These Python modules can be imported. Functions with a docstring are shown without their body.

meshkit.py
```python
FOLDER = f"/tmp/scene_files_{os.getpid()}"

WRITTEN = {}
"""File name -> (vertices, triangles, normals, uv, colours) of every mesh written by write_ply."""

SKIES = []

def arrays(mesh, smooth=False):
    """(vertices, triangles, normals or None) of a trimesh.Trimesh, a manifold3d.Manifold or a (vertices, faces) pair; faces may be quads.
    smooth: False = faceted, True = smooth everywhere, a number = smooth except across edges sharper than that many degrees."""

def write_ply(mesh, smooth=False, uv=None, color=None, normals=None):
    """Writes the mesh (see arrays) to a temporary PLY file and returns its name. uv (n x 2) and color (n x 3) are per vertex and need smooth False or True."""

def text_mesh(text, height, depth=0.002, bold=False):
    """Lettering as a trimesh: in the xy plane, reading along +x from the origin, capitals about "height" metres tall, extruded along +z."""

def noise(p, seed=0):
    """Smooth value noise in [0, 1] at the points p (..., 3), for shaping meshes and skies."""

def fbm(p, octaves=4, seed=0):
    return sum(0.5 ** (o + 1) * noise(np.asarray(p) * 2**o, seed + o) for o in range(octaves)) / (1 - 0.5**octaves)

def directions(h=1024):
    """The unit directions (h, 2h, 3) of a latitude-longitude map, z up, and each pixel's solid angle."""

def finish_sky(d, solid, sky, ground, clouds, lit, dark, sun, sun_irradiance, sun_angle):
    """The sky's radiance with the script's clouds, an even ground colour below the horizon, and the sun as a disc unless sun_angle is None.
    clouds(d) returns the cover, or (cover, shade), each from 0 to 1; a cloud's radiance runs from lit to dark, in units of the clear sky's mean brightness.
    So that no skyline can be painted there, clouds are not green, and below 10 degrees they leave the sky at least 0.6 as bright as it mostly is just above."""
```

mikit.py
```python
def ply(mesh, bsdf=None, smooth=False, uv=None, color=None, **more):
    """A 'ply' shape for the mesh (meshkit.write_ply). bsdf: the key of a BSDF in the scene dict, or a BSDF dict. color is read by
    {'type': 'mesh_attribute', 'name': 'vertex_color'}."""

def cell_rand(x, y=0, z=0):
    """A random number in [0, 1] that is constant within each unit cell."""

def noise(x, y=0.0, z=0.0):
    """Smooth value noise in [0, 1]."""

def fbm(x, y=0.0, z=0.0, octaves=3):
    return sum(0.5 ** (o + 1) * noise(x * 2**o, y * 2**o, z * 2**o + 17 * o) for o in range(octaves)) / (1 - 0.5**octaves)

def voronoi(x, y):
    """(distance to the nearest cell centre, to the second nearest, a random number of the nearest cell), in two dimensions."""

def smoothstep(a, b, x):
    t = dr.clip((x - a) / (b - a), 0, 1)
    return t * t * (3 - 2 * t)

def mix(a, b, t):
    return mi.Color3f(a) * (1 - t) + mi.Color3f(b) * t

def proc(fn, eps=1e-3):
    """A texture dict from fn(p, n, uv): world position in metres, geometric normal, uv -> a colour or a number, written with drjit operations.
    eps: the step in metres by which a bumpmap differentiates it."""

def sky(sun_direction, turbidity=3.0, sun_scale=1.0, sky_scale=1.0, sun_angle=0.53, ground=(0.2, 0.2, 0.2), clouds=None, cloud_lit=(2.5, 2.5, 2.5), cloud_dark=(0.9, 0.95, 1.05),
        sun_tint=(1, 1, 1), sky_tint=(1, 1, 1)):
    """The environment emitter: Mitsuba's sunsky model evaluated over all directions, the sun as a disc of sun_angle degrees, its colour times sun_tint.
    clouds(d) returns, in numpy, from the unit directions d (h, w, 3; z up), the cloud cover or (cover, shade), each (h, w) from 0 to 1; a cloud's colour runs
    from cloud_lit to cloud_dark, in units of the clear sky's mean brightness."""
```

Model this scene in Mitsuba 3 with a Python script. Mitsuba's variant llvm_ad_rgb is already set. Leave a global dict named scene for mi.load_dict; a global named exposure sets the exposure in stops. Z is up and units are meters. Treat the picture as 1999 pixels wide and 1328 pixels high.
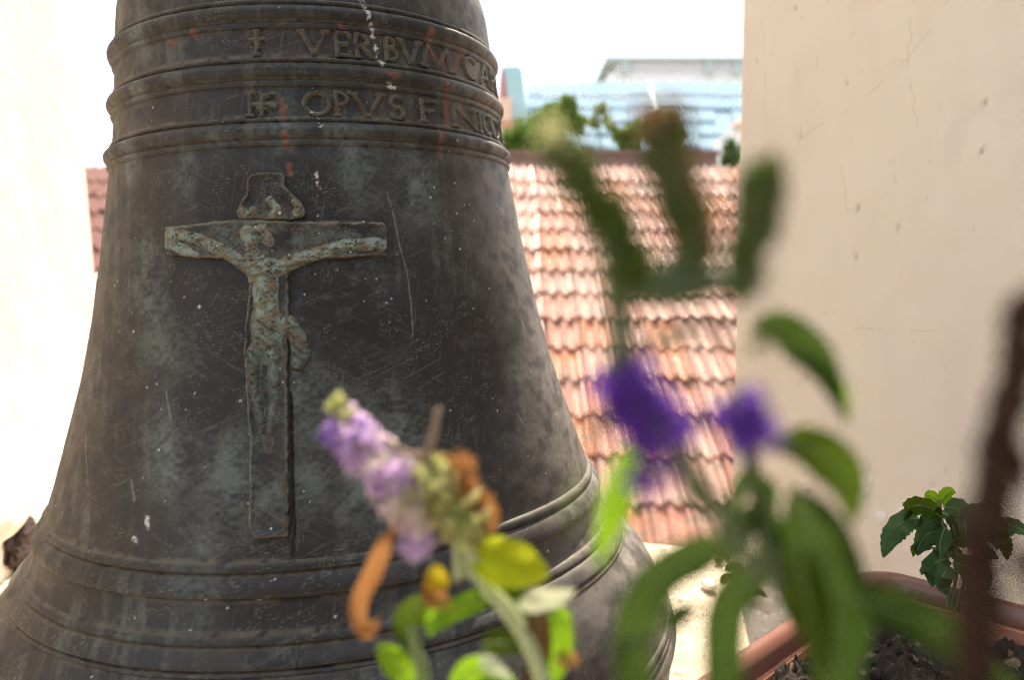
import math, random, numpy as np, trimesh, mitsuba as mi, drjit as dr, mikit, meshkit
from mikit import noise, fbm, smoothstep, mix, proc, voronoi
from scipy.spatial import cKDTree
from shapely.geometry import Polygon

T = mi.ScalarTransform4f
rng = np.random.default_rng(7)
scene, labels = {}, {}

# ------------------------------------------------------------------ camera, sky, exposure
FOCAL, PITCH, ROLL, YAW = 1486.3, 0.0896, -0.0360, 0.2356          # focal length in pixels of a 1999 px wide frame
W, H = 1999.0, 1328.0
EYE = np.array([0.0, -0.8, 0.42])
FWD = np.array([math.sin(YAW) * math.cos(PITCH), math.cos(YAW) * math.cos(PITCH), -math.sin(PITCH)])
_r = np.array([math.cos(YAW), -math.sin(YAW), 0.0])
_u = np.cross(_r, FWD)
RIGHT = _r * math.cos(ROLL) + _u * math.sin(ROLL)
UP = -_r * math.sin(ROLL) + _u * math.cos(ROLL)
scene['camera'] = {'type': 'thinlens', 'fov': 2 * math.degrees(math.atan(W / 2 / FOCAL)), 'fov_axis': 'x',
                   'aperture_radius': 0.0029, 'focus_distance': 0.60, 'near_clip': 0.01, 'far_clip': 3000.0,
                   'to_world': T().look_at(origin=EYE.tolist(), target=(EYE + FWD).tolist(), up=UP.tolist())}
SUN_AZ, SUN_EL = math.radians(27.0), math.radians(56.0)            # azimuth from +y towards +x
SUN = [math.sin(SUN_AZ) * math.cos(SUN_EL), math.cos(SUN_AZ) * math.cos(SUN_EL), math.sin(SUN_EL)]


def thin_cloud(d):
    n = meshkit.fbm(d * np.array([3.0, 3.0, 7.0]) + 5.0, 4, 3)
    return np.clip(0.62 + 1.1 * (n - 0.45), 0, 1), np.clip(0.5 - 1.5 * (n - 0.4), 0, 0.6)


scene['sky'] = mikit.sky(SUN, turbidity=4, sun_scale=0.85, clouds=thin_cloud, cloud_lit=(2.4, 2.4, 2.4), cloud_dark=(1.5, 1.52, 1.55))
exposure = 3.08


def at(px, py, d):
    """The point at depth d (metres along the optical axis) seen at a position of the photograph."""
    return EYE + d * (FWD + (px - W / 2) / FOCAL * RIGHT - (py - H / 2) / FOCAL * UP)


def cam(X, Y, Z):
    return EYE + X * RIGHT - Y * UP + Z * FWD


# ------------------------------------------------------------------ helpers
def rgb(*c):
    return {'type': 'rgb', 'value': [float(x) for x in (c if len(c) == 3 else c[0])]}


def put(key, mesh, bsdf, smooth=False, color=None, **more):
    base, n = key, 0
    while key in scene:
        n += 1
        key = f'{base}_{n:03d}'
    scene[key] = mikit.ply(mesh, bsdf, smooth=smooth, color=color, **more)
    return key


def put_ply(key, shape, to_world=None):
    base, n = key, 0
    while key in scene:
        n += 1
        key = f'{base}_{n:03d}'
    scene[key] = {**shape, **({'to_world': to_world} if to_world is not None else {})}
    return key


def tag(key, label=None, cat=None, group=None, kind=None):
    labels[key] = {k: v for k, v in dict(label=label, category=cat, group=group, kind=kind).items() if v}


def grid_faces(n, m):
    i, j = np.meshgrid(np.arange(n - 1), np.arange(m - 1), indexing='ij')
    a = (i * m + j).ravel()
    return np.vstack([np.stack([a, a + 1, a + m + 1], -1), np.stack([a, a + m + 1, a + m], -1)])


def tube(pts, radii, sides=9, wob=0.0, seed=0, closed=True):
    p = np.asarray(pts, float)
    t = np.gradient(p, axis=0)
    t /= np.linalg.norm(t, axis=1, keepdims=True)
    a = np.cross(t, [0.3, 0.1, 0.95])
    a /= np.linalg.norm(a, axis=1, keepdims=True)
    b = np.cross(t, a)
    ang = np.arange(sides) * 2 * np.pi / sides
    r = np.broadcast_to(radii, (len(p),))[:, None] * np.ones(sides)
    if wob:
        r = r * (1 + wob * (np.random.default_rng(seed).random(r.shape) - 0.5))
    v = (p[:, None] + r[..., None] * (np.cos(ang)[None, :, None] * a[:, None] + np.sin(ang)[None, :, None] * b[:, None])).reshape(-1, 3)
    f = []
    for i in range(len(p) - 1):
        for j in range(sides):
            k = (j + 1) % sides
            f += [[i * sides + j, i * sides + k, (i + 1) * sides + k], [i * sides + j, (i + 1) * sides + k, (i + 1) * sides + j]]
    n = len(v)
    v = np.vstack([v, p[:1] - t[:1] * radii_at(radii, 0) * 0.6, p[-1:] + t[-1:] * radii_at(radii, -1) * 0.6])
    for j in range(sides):
        k = (j + 1) % sides
        f += [[n, k, j], [n + 1, (len(p) - 1) * sides + j, (len(p) - 1) * sides + k]]
    return trimesh.Trimesh(v, np.array(f), process=False)


def radii_at(r, i):
    return float(np.atleast_1d(r)[i])


def spline(pts, n):
    """Catmull-Rom through the points."""
    p = np.asarray(pts, float)
    if len(p) == 2:
        return p[0] + np.linspace(0, 1, n)[:, None] * (p[1] - p[0])
    q = np.vstack([2 * p[0] - p[1], p, 2 * p[-1] - p[-2]])
    s = np.linspace(0, len(p) - 1 - 1e-9, n)
    i = s.astype(int)
    t = (s - i)[:, None]
    a, b, c, d = q[i], q[i + 1], q[i + 2], q[i + 3]
    return 0.5 * (2 * b + (c - a) * t + (2 * a - 5 * b + 4 * c - d) * t ** 2 + (3 * b - a - 3 * c + d) * t ** 3)


def join(meshes):
    return trimesh.util.concatenate(meshes)


def loft(bottom, top):
    """A closed solid between two polygons with as many corners each."""
    b, t = np.asarray(bottom, float), np.asarray(top, float)
    n = len(b)
    f = []
    for i in range(n):
        k = (i + 1) % n
        f += [[i, k, n + k], [i, n + k, n + i]]
    _, tri = trimesh.creation.triangulate_polygon(Polygon(b[:, :2]), engine='earcut')
    tri = np.asarray(tri)
    pts2 = np.asarray(trimesh.creation.triangulate_polygon(Polygon(b[:, :2]), engine='earcut')[0])
    idx = cKDTree(b[:, :2]).query(pts2[:, :2])[1]
    tri = idx[tri]
    f = np.vstack([f, tri[:, ::-1], tri + n])
    m = trimesh.Trimesh(np.vstack([b, t]), f, process=False)
    m.fix_normals()
    return m


def box(x0, x1, y0, y1, z0, z1):
    return trimesh.creation.box(bounds=[[x0, y0, z0], [x1, y1, z1]])


# ------------------------------------------------------------------ materials
def principled(key, color, rough=0.6, **more):
    scene[key] = {'type': 'twosided', 'bsdf': {'type': 'principled', 'base_color': color if isinstance(color, dict) else rgb(color), 'roughness': rough, **more}}
    return key


def thin(key, color, trans=0.8, rough=0.5, **more):
    scene[key] = {'type': 'principledthin', 'base_color': color if isinstance(color, dict) else rgb(color), 'roughness': rough, 'diff_trans': trans, 'spec_trans': 0.0, **more}
    return key


principled('bronze_material', {'type': 'mesh_attribute', 'name': 'vertex_color'}, 0.58, metallic=0.0, specular=0.45)

PIER_S = np.array([0.49, -1.0]) / math.hypot(0.49, 1.0)            # along the splayed face of the right pier
PIER_0 = np.array([0.517, 0.126])
CRACKS = [[(0.02, .55), (0.10, .565), (0.19, .60), (0.235, .635), (0.29, .70), (0.34, .86)], [(.235, .635), (.24, .70)], [(.235, .635), (.20, .63)], [(.235, .635), (.245, .56)],
          [(0.13, .66), (0.135, .60)], [(0.105, .655), (.11, .62), (.113, .57)], [(.16, .53), (.165, .50), (.17, .46)], [(.22, .53), (.222, .50)], [(.06, .74), (.065, .60)], [(.25, .80), (.255, .70)],
          [(.15, .335), (.22, .342), (.28, .34)], [(.02, .50), (.03, .38)]]


def seg(u, v, a, b):
    ax, ay, bx, by = *a, *b
    dx, dy = bx - ax, by - ay
    t = dr.clip(((u - ax) * dx + (v - ay) * dy) / (dx * dx + dy * dy), 0, 1)
    return dr.sqrt(dr.square(u - ax - t * dx) + dr.square(v - ay - t * dy))


def plaster_color(p, n, uv):
    s = (p.x - float(PIER_0[0])) * float(PIER_S[0]) + (p.y - float(PIER_0[1])) * float(PIER_S[1])
    c = mix((0.76, 0.67, 0.55), (0.80, 0.72, 0.615), fbm(p.x * 9, p.y * 9, p.z * 6, 3))
    c = mix(c, (0.74, 0.65, 0.54), smoothstep(0.55, 0.8, fbm(p.x * 30 + 7, p.y * 30, p.z * 7, 2)) * 0.5)
    c = mix(c, (0.70, 0.61, 0.51), smoothstep(0.5, 0.75, fbm(s * 14 + 3, p.z * 2.2, 5.0, 3)) * 0.45)
    c = mix(c, (0.80, 0.75, 0.68), smoothstep(0.55, 0.8, fbm(s * 5 + 8, p.z * 5, 2.0, 4)) * 0.4)
    u = s + 0.004 * (noise(p.z * 90, 3.0) - 0.5)
    v = p.z + 0.004 * (noise(s * 90, 9.0) - 0.5)
    d = mi.Float(9)
    for line in CRACKS:
        for a, b in zip(line[:-1], line[1:]):
            d = dr.minimum(d, seg(u, v, a, b))
    near = smoothstep(0.10, 0.02, dr.abs(p.x - 0.517 - 0.49 * (0.126 - p.y)))
    c = mix(c, (0.42, 0.31, 0.21), near * smoothstep(0.0009, 0.0002, d) * smoothstep(0.3, 0.6, noise(s * 60, p.z * 60, 4.0)) * 0.32)
    f1, _, r = voronoi(s * 34 + p.y * 3, p.z * 20)
    spot = smoothstep(0.07, 0.02, f1) * smoothstep(0.86, 0.9, r)
    c = mix(c, (0.42, 0.31, 0.22), spot * 0.45)
    f2, _, r2 = voronoi(s * 70 + 11, p.z * 26 + 5)
    c = mix(c, (0.62, 0.42, 0.26), smoothstep(0.12, 0.03, f2) * smoothstep(0.88, 0.94, r2) * 0.35)
    return c


def plaster_height(p, n, uv):
    s = (p.x - float(PIER_0[0])) * float(PIER_S[0]) + (p.y - float(PIER_0[1])) * float(PIER_S[1])
    f1, _, r = voronoi(s * 34 + p.y * 3, p.z * 20)
    return fbm(p.x * 25, p.y * 25, p.z * 20, 4) * 1.0 - smoothstep(0.12, 0.03, f1) * smoothstep(0.80, 0.86, r) * 0.6


scene['plaster_material'] = {'type': 'twosided', 'bsdf': {'type': 'bumpmap', 'arbitrary': proc(plaster_height, 0.002), 'scale': 0.0035,
                             'bsdf': {'type': 'principled', 'base_color': proc(plaster_color), 'roughness': 0.75, 'specular': 0.3}}}


def ledge_color(p, n, uv):
    c = mix((0.44, 0.37, 0.28), (0.53, 0.46, 0.36), fbm(p.x * 22, p.y * 22, p.z * 22, 4))
    c = mix(c, (0.74, 0.66, 0.54), smoothstep(0.62, 0.75, fbm(p.x * 60, p.y * 60, 3.0, 3)) * 0.8)
    c = mix(c, (0.25, 0.18, 0.12), smoothstep(0.70, 0.80, fbm(p.x * 110, p.y * 110, 8.0, 2)) * 0.7)
    return c


def ledge_height(p, n, uv):
    return fbm(p.x * 60, p.y * 60, p.z * 60, 4)


scene['ledge_material'] = {'type': 'twosided', 'bsdf': {'type': 'bumpmap', 'arbitrary': proc(ledge_height, 0.001), 'scale': 0.003,
                           'bsdf': {'type': 'principled', 'base_color': proc(ledge_color), 'roughness': 0.8, 'specular': 0.3}}}


def earth(p, n, uv):
    return mix((0.16, 0.14, 0.10), (0.10, 0.12, 0.06), fbm(p.x * 0.4, p.y * 0.4, 1.0, 4))


principled('earth_material', proc(earth), 0.95)
for i, (a, b) in enumerate([((.30, .135, .095), (.39, .205, .155)), ((.36, .205, .16), (.46, .295, .24)), ((.32, .13, .07), (.40, .19, .115)), ((.32, .185, .145), (.42, .275, .225)), ((.21, .11, .08), (.29, .17, .13))]):
    def tile_color(p, n, uv, a=a, b=b):
        c = mix(a, b, fbm(p.x * 14, p.y * 14, p.z * 14, 3))
        c = mix(c, (0.16, 0.12, 0.10), smoothstep(0.55, 0.75, fbm(p.x * 5 + 3, p.y * 5, p.z * 5, 3)) * 0.6)
        return mix(c, (0.10, 0.11, 0.06), smoothstep(0.6, 0.7, fbm(p.x * 17 + 9, p.y * 17, p.z * 17, 2)) * 0.5)
    principled(f'clay_tile_material_{i}', proc(tile_color), 0.40, specular=0.5)

# ------------------------------------------------------------------ the setting
put('ground', trimesh.Trimesh([[-900, -900, -7], [900, -900, -7], [900, 900, -7], [-900, 900, -7]], [[0, 1, 2], [0, 2, 3]], process=False), 'earth_material')
tag('ground', kind='structure')

edge = [(-1.1, -1.6), (1.7, -1.6), (1.7, -0.58), (0.62, 0.14), (0.475, 0.232), (0.1, 0.51), (-0.47, 0.93), (-1.1, 1.38)]
# finer outline with a slightly worn, uneven rim
ring = []
for a, b in zip(edge, edge[1:] + edge[:1]):
    n = max(2, int(np.hypot(b[0] - a[0], b[1] - a[1]) / 0.02))
    ring += [(a[0] + (b[0] - a[0]) * k / n, a[1] + (b[1] - a[1]) * k / n) for k in range(n)]
ring = np.array(ring)
nrm = np.roll(ring, -1, 0) - np.roll(ring, 1, 0)
nrm = np.stack([nrm[:, 1], -nrm[:, 0]], -1) / np.linalg.norm(nrm, axis=1, keepdims=True)
wear = (meshkit.fbm(np.c_[ring * 14, 0 * ring[:, :1]], 3, 5) - 0.5) * 0.02
levels = [(-0.030, 0.0), (-0.016, 0.004), (-0.006, 0.003), (0.0, -0.006), (0.002, -0.02), (0.0, -0.16)]
vv, ff = [], []
for off, z in levels:
    o = off + wear * (1 if z > -0.1 else 0)
    vv.append(np.c_[ring + nrm * o[:, None] if np.ndim(o) else ring + nrm * o, np.full(len(ring), z) + (0.003 * (wear / 0.01) if z == 0.004 else 0)])
n = len(ring)
for k in range(len(levels) - 1):
    for i in range(n):
        j = (i + 1) % n
        ff += [[k * n + i, (k + 1) * n + i, (k + 1) * n + j], [k * n + i, (k + 1) * n + j, k * n + j]]
inner = vv[0]
pts2, tri = trimesh.creation.triangulate_polygon(Polygon(inner[:, :2]), engine='earcut')
idx = cKDTree(inner[:, :2]).query(np.asarray(pts2)[:, :2])[1]
m = trimesh.Trimesh(np.vstack(vv), np.vstack([ff, idx[np.asarray(tri)]]), process=False)
m.fix_normals()
put('ledge', m, 'ledge_material', smooth=50)
tag('ledge', kind='structure')

shaft = np.array([(-1.05, -1.55), (1.65, -1.55), (1.65, -0.65), (0.57, 0.09), (-0.50, 0.86), (-1.05, 1.26)])
put('bell_tower_wall', loft(np.c_[shaft, np.full(6, -7.0)], np.c_[shaft, np.full(6, -0.16)]), 'plaster_material')
tag('bell_tower_wall', 'cream plastered tower wall below the ledge that carries the bell', 'wall')

# the pier on the left: the sunlit face of the opening runs away from the viewer
def on_plane_x(px, py, x):
    d = FWD + (px - W / 2) / FOCAL * RIGHT - (py - H / 2) / FOCAL * UP
    return EYE + d * (x / d[0])


lo, hi = on_plane_x(187, 560, -0.47), on_plane_x(137, 20, -0.475)
slope = (hi[1] - lo[1]) / (hi[2] - lo[2])
fy0, fy1 = lo[1] - slope * lo[2], lo[1] + slope * (2.0 - lo[2])
base = [(-0.47, fy0), (-0.474, 0.60), (-0.479, 0.405), (-0.50, -0.3), (-1.0, -0.3), (-1.0, fy0 + 0.38)]
top = [(-0.475, fy1), (-0.478, 0.60), (-0.482, 0.405), (-0.50, -0.3), (-1.0, -0.3), (-1.0, fy1 + 0.38)]
put('plaster_pier', loft(np.c_[base, np.full(6, -0.002)], np.c_[top, np.full(6, 2.0)]), 'plaster_material', smooth=20)
tag('plaster_pier', 'glaring sunlit cream plaster pier on the far left, behind the bell', 'pier')

q0, q1 = at(1420, 1040, 1.05), at(1442, 20, 1.05)


def right_edge(px, py):
    """Where the sight line meets the vertical plane of the pier's splayed face."""
    d = FWD + (px - W / 2) / FOCAL * RIGHT - (py - H / 2) / FOCAL * UP
    nn = np.array([PIER_S[1], -PIER_S[0]])
    t = ((PIER_0 - EYE[:2]) @ nn) / (d[:2] @ nn)
    return EYE + d * t


e0, e1 = right_edge(1420, 1000), right_edge(1442, 10)
g = (e1[:2] - e0[:2]) / (e1[2] - e0[2])
b0, b1 = e0[:2] - g * e0[2], e0[:2] + g * (2.0 - e0[2])
OUT = np.array([0.83, -0.55])


def pier_ring(c):
    # corner c rounded a little, then the outer face, back, and the splayed face
    return [tuple(c + PIER_S * 0.012 + 0 * OUT), tuple(c + PIER_S * 0.004 + OUT * 0.003), tuple(c + OUT * 0.012 + PIER_S * 0.001), tuple(c + OUT * 1.0), tuple(c + OUT * 1.0 + np.array([0.1, -0.8])), tuple(c + PIER_S * 1.25)]


put('plaster_pier', loft(np.c_[pier_ring(b0), np.full(6, -0.002)], np.c_[pier_ring(b1), np.full(6, 2.0)]), 'plaster_material', smooth=40)
tag('plaster_pier_001', 'cream plaster pier in shade with hairline cracks and scuffs, behind the potted plants', 'pier')

# the terrace the viewer stands on, open to the sky; the dark wall is added to shade the bell
principled('terrace_stone_material', (.26, .25, .24), 0.9)
put('terrace_floor', box(-6, 7, -7, -1.62, -0.9, -0.75), 'terrace_stone_material')
tag('terrace_floor', kind='structure')
principled('added_wall_material', (.10, .10, .105), 0.9)
put('added_dark_wall', box(-3.2, 3.2, -2.9, -2.6, -0.75, 2.5), 'added_wall_material')
tag('added_dark_wall', 'dark grey wall added unseen behind the viewer to keep sky light off the bell', 'wall')

# ------------------------------------------------------------------ the bell
PROFILE = np.array([(.425, .0), (.424, .06), (.415, .115), (.395, .158), (.37, .185), (.35, .199), (.33, .2090), (.305, .2155), (.28, .2188), (.255, .2206), (.23, .2226), (.205, .2250), (.18, .2275), (.155, .2305), (.13, .2350), (.105, .2393),
                    (.08, .2434), (.055, .2475), (.03, .2518), (.005, .2566), (-.02, .2613), (-.056, .2689), (-.092, .2774), (-.128, .2876), (-.164, .2983), (-.2, .3096), (-.2188, .3155), (-.2375, .3218), (-.2562, .3278), (-.275, .3348), (-.2938, .3430),
                    (-.3125, .3540), (-.3313, .3690), (-.35, .3868), (-.3688, .4000), (-.3875, .4090), (-.4062, .4160), (-.425, .4205), (-.4438, .4225), (-.4625, .4225), (-.4812, .4205), (-.5, .4185), (-.522, .4100)])
PZ, PR = PROFILE[::-1, 0] * 800 + 420, PROFILE[::-1, 1] * 800       # millimetres
from scipy.interpolate import PchipInterpolator
_prof = PchipInterpolator(PZ, PR)


def radius(z):
    return _prof(np.clip(z, PZ[0], PZ[-1]))


def surface_noise(a, z):
    """Unevenness of the casting in mm at azimuth a (radians, 0 faces the camera) and height z (mm)."""
    p = np.stack([np.sin(a) * 220, -np.cos(a) * 220, z], -1)
    return 0.9 * (meshkit.fbm(p / 26, 3, 1) - 0.5) + 0.38 * (meshkit.fbm(p / 5.5, 3, 2) - 0.5)


VERD = [(7.6, 503, 25), (-34, 387, 35), (1.2, 345, 50), (-51.5, 526, 15), (-47.7, 616, 18), (-48.6, 574, 12), (23.6, 489, 25), (-30.5, 503, 15), (-17, 270, 40), (-75, 340, 10), (-5, 268, 20), (3.3, 265, 25), (-39, 418, 30), (8.7, 412, 25),
        (-32, 387, 40), (-0.5, 360, 40), (-52.6, 514, 10), (-13.4, 256, 30), (-24, 520, 12), (12, 300, 30), (-8, 540, 18), (-30, 300, 30), (-20, 215, 30)]
DARK = [(-25.6, 417, 45), (2.2, 406, 40), (-21.4, 364, 35), (6, 378, 45), (-24, 334, 30), (27.6, 352, 60), (-8.3, 196, 60), (-22.5, 482, 30), (-2, 475, 30)]
RUST = [([(-8.2, 557), (-7.7, 545), (-7.4, 542)], 2.6), ([(-7.2, 530), (-7.2, 520)], 2.4), ([(31.7, 621), (31.6, 609), (33, 600)], 2.6), ([(35, 583), (35.8, 566), (35.3, 546)], 3.0), ([(43.9, 616), (42.3, 598)], 2.6), ([(-30, 614), (-29, 609)], 2.6),
        ([(-37, 610), (-36, 606)], 2.2), ([(7, 616), (7, 613)], 1.8), ([(16, 580), (20, 579)], 1.8), ([(36, 600), (37, 590)], 2.4), ([(-6.5, 500), (-6.9, 506)], 2.0), ([(31, 540), (31, 515)], 2.0)]
GUANO = [([(12.6, 637), (13.7, 630), (14.3, 620), (15, 613), (15.7, 604), (16, 595), (16.8, 588)], 2.2), ([(-.76, 501), (-.75, 488)], 1.0), ([(-.9, 474), (-.94, 468)], 1.0), ([(0.2, 541), (0.6, 536)], 1.5), ([(18.2, 572), (19.5, 570)], 2.4), ([(-33, 251), (-32.5, 244)], 2.4),
         ([(-35, 236), (-34.5, 235)], 2.2), ([(-1, 455), (-1, 452)], 0.9), ([(-1, 547), (0, 546.5)], 1.2)]
PALE = [([(14.9, 486), (16, 468), (16.6, 443), (17.6, 423), (17.6, 395), (17, 373)], 0.9), ([(-56, 300), (-50, 265)], 1.0), ([(40, 300), (41, 290)], 1.4), ([(-38, 275), (-36.5, 262)], 1.6), ([(-33, 340), (-31, 320)], 1.0)]
CRACK = ([(-7.8, 336), (-7.7, 307), (-7.6, 272), (-7.45, 241), (-7.2, 221)], 1.35)
_cl = np.stack([rng.uniform(-75, 70, 26), rng.uniform(180, 620, 26)], -1)
_ci = rng.integers(0, 26, 170)
_dots = np.where(rng.random((170, 1)) < .6, _cl[_ci] + rng.normal(0, [8, 26], (170, 2)), np.stack([rng.uniform(-80, 75, 170), rng.uniform(170, 630, 170)], -1)) * [math.pi / 180 * 210, 1]
_dotr = rng.uniform(0.35, 1.05, 170) * np.where(rng.random(170) < 0.08, 1.7, 1.0)
_tree = cKDTree(_dots)


def chain(x, z, pts):
    d = np.full(x.shape, 1e9)
    for (x0, z0), (x1, z1) in zip(pts[:-1], pts[1:]):
        dx, dz = x1 - x0, z1 - z0
        t = np.clip(((x - x0) * dx + (z - z0) * dz) / (dx * dx + dz * dz + 1e-9), 0, 1)
        d = np.minimum(d, np.hypot(x - x0 - t * dx, z - z0 - t * dz))
    return d


def ss(a, b, x):
    t = np.clip((x - a) / (b - a), 0, 1)
    return t * t * (3 - 2 * t)


def lerp(c, k, t):
    return c * (1 - t[..., None]) + np.asarray(k) * t[..., None]


def arc(pts):
    return [(a * math.pi / 180 * float(radius(z)), z) for a, z in pts]


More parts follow.
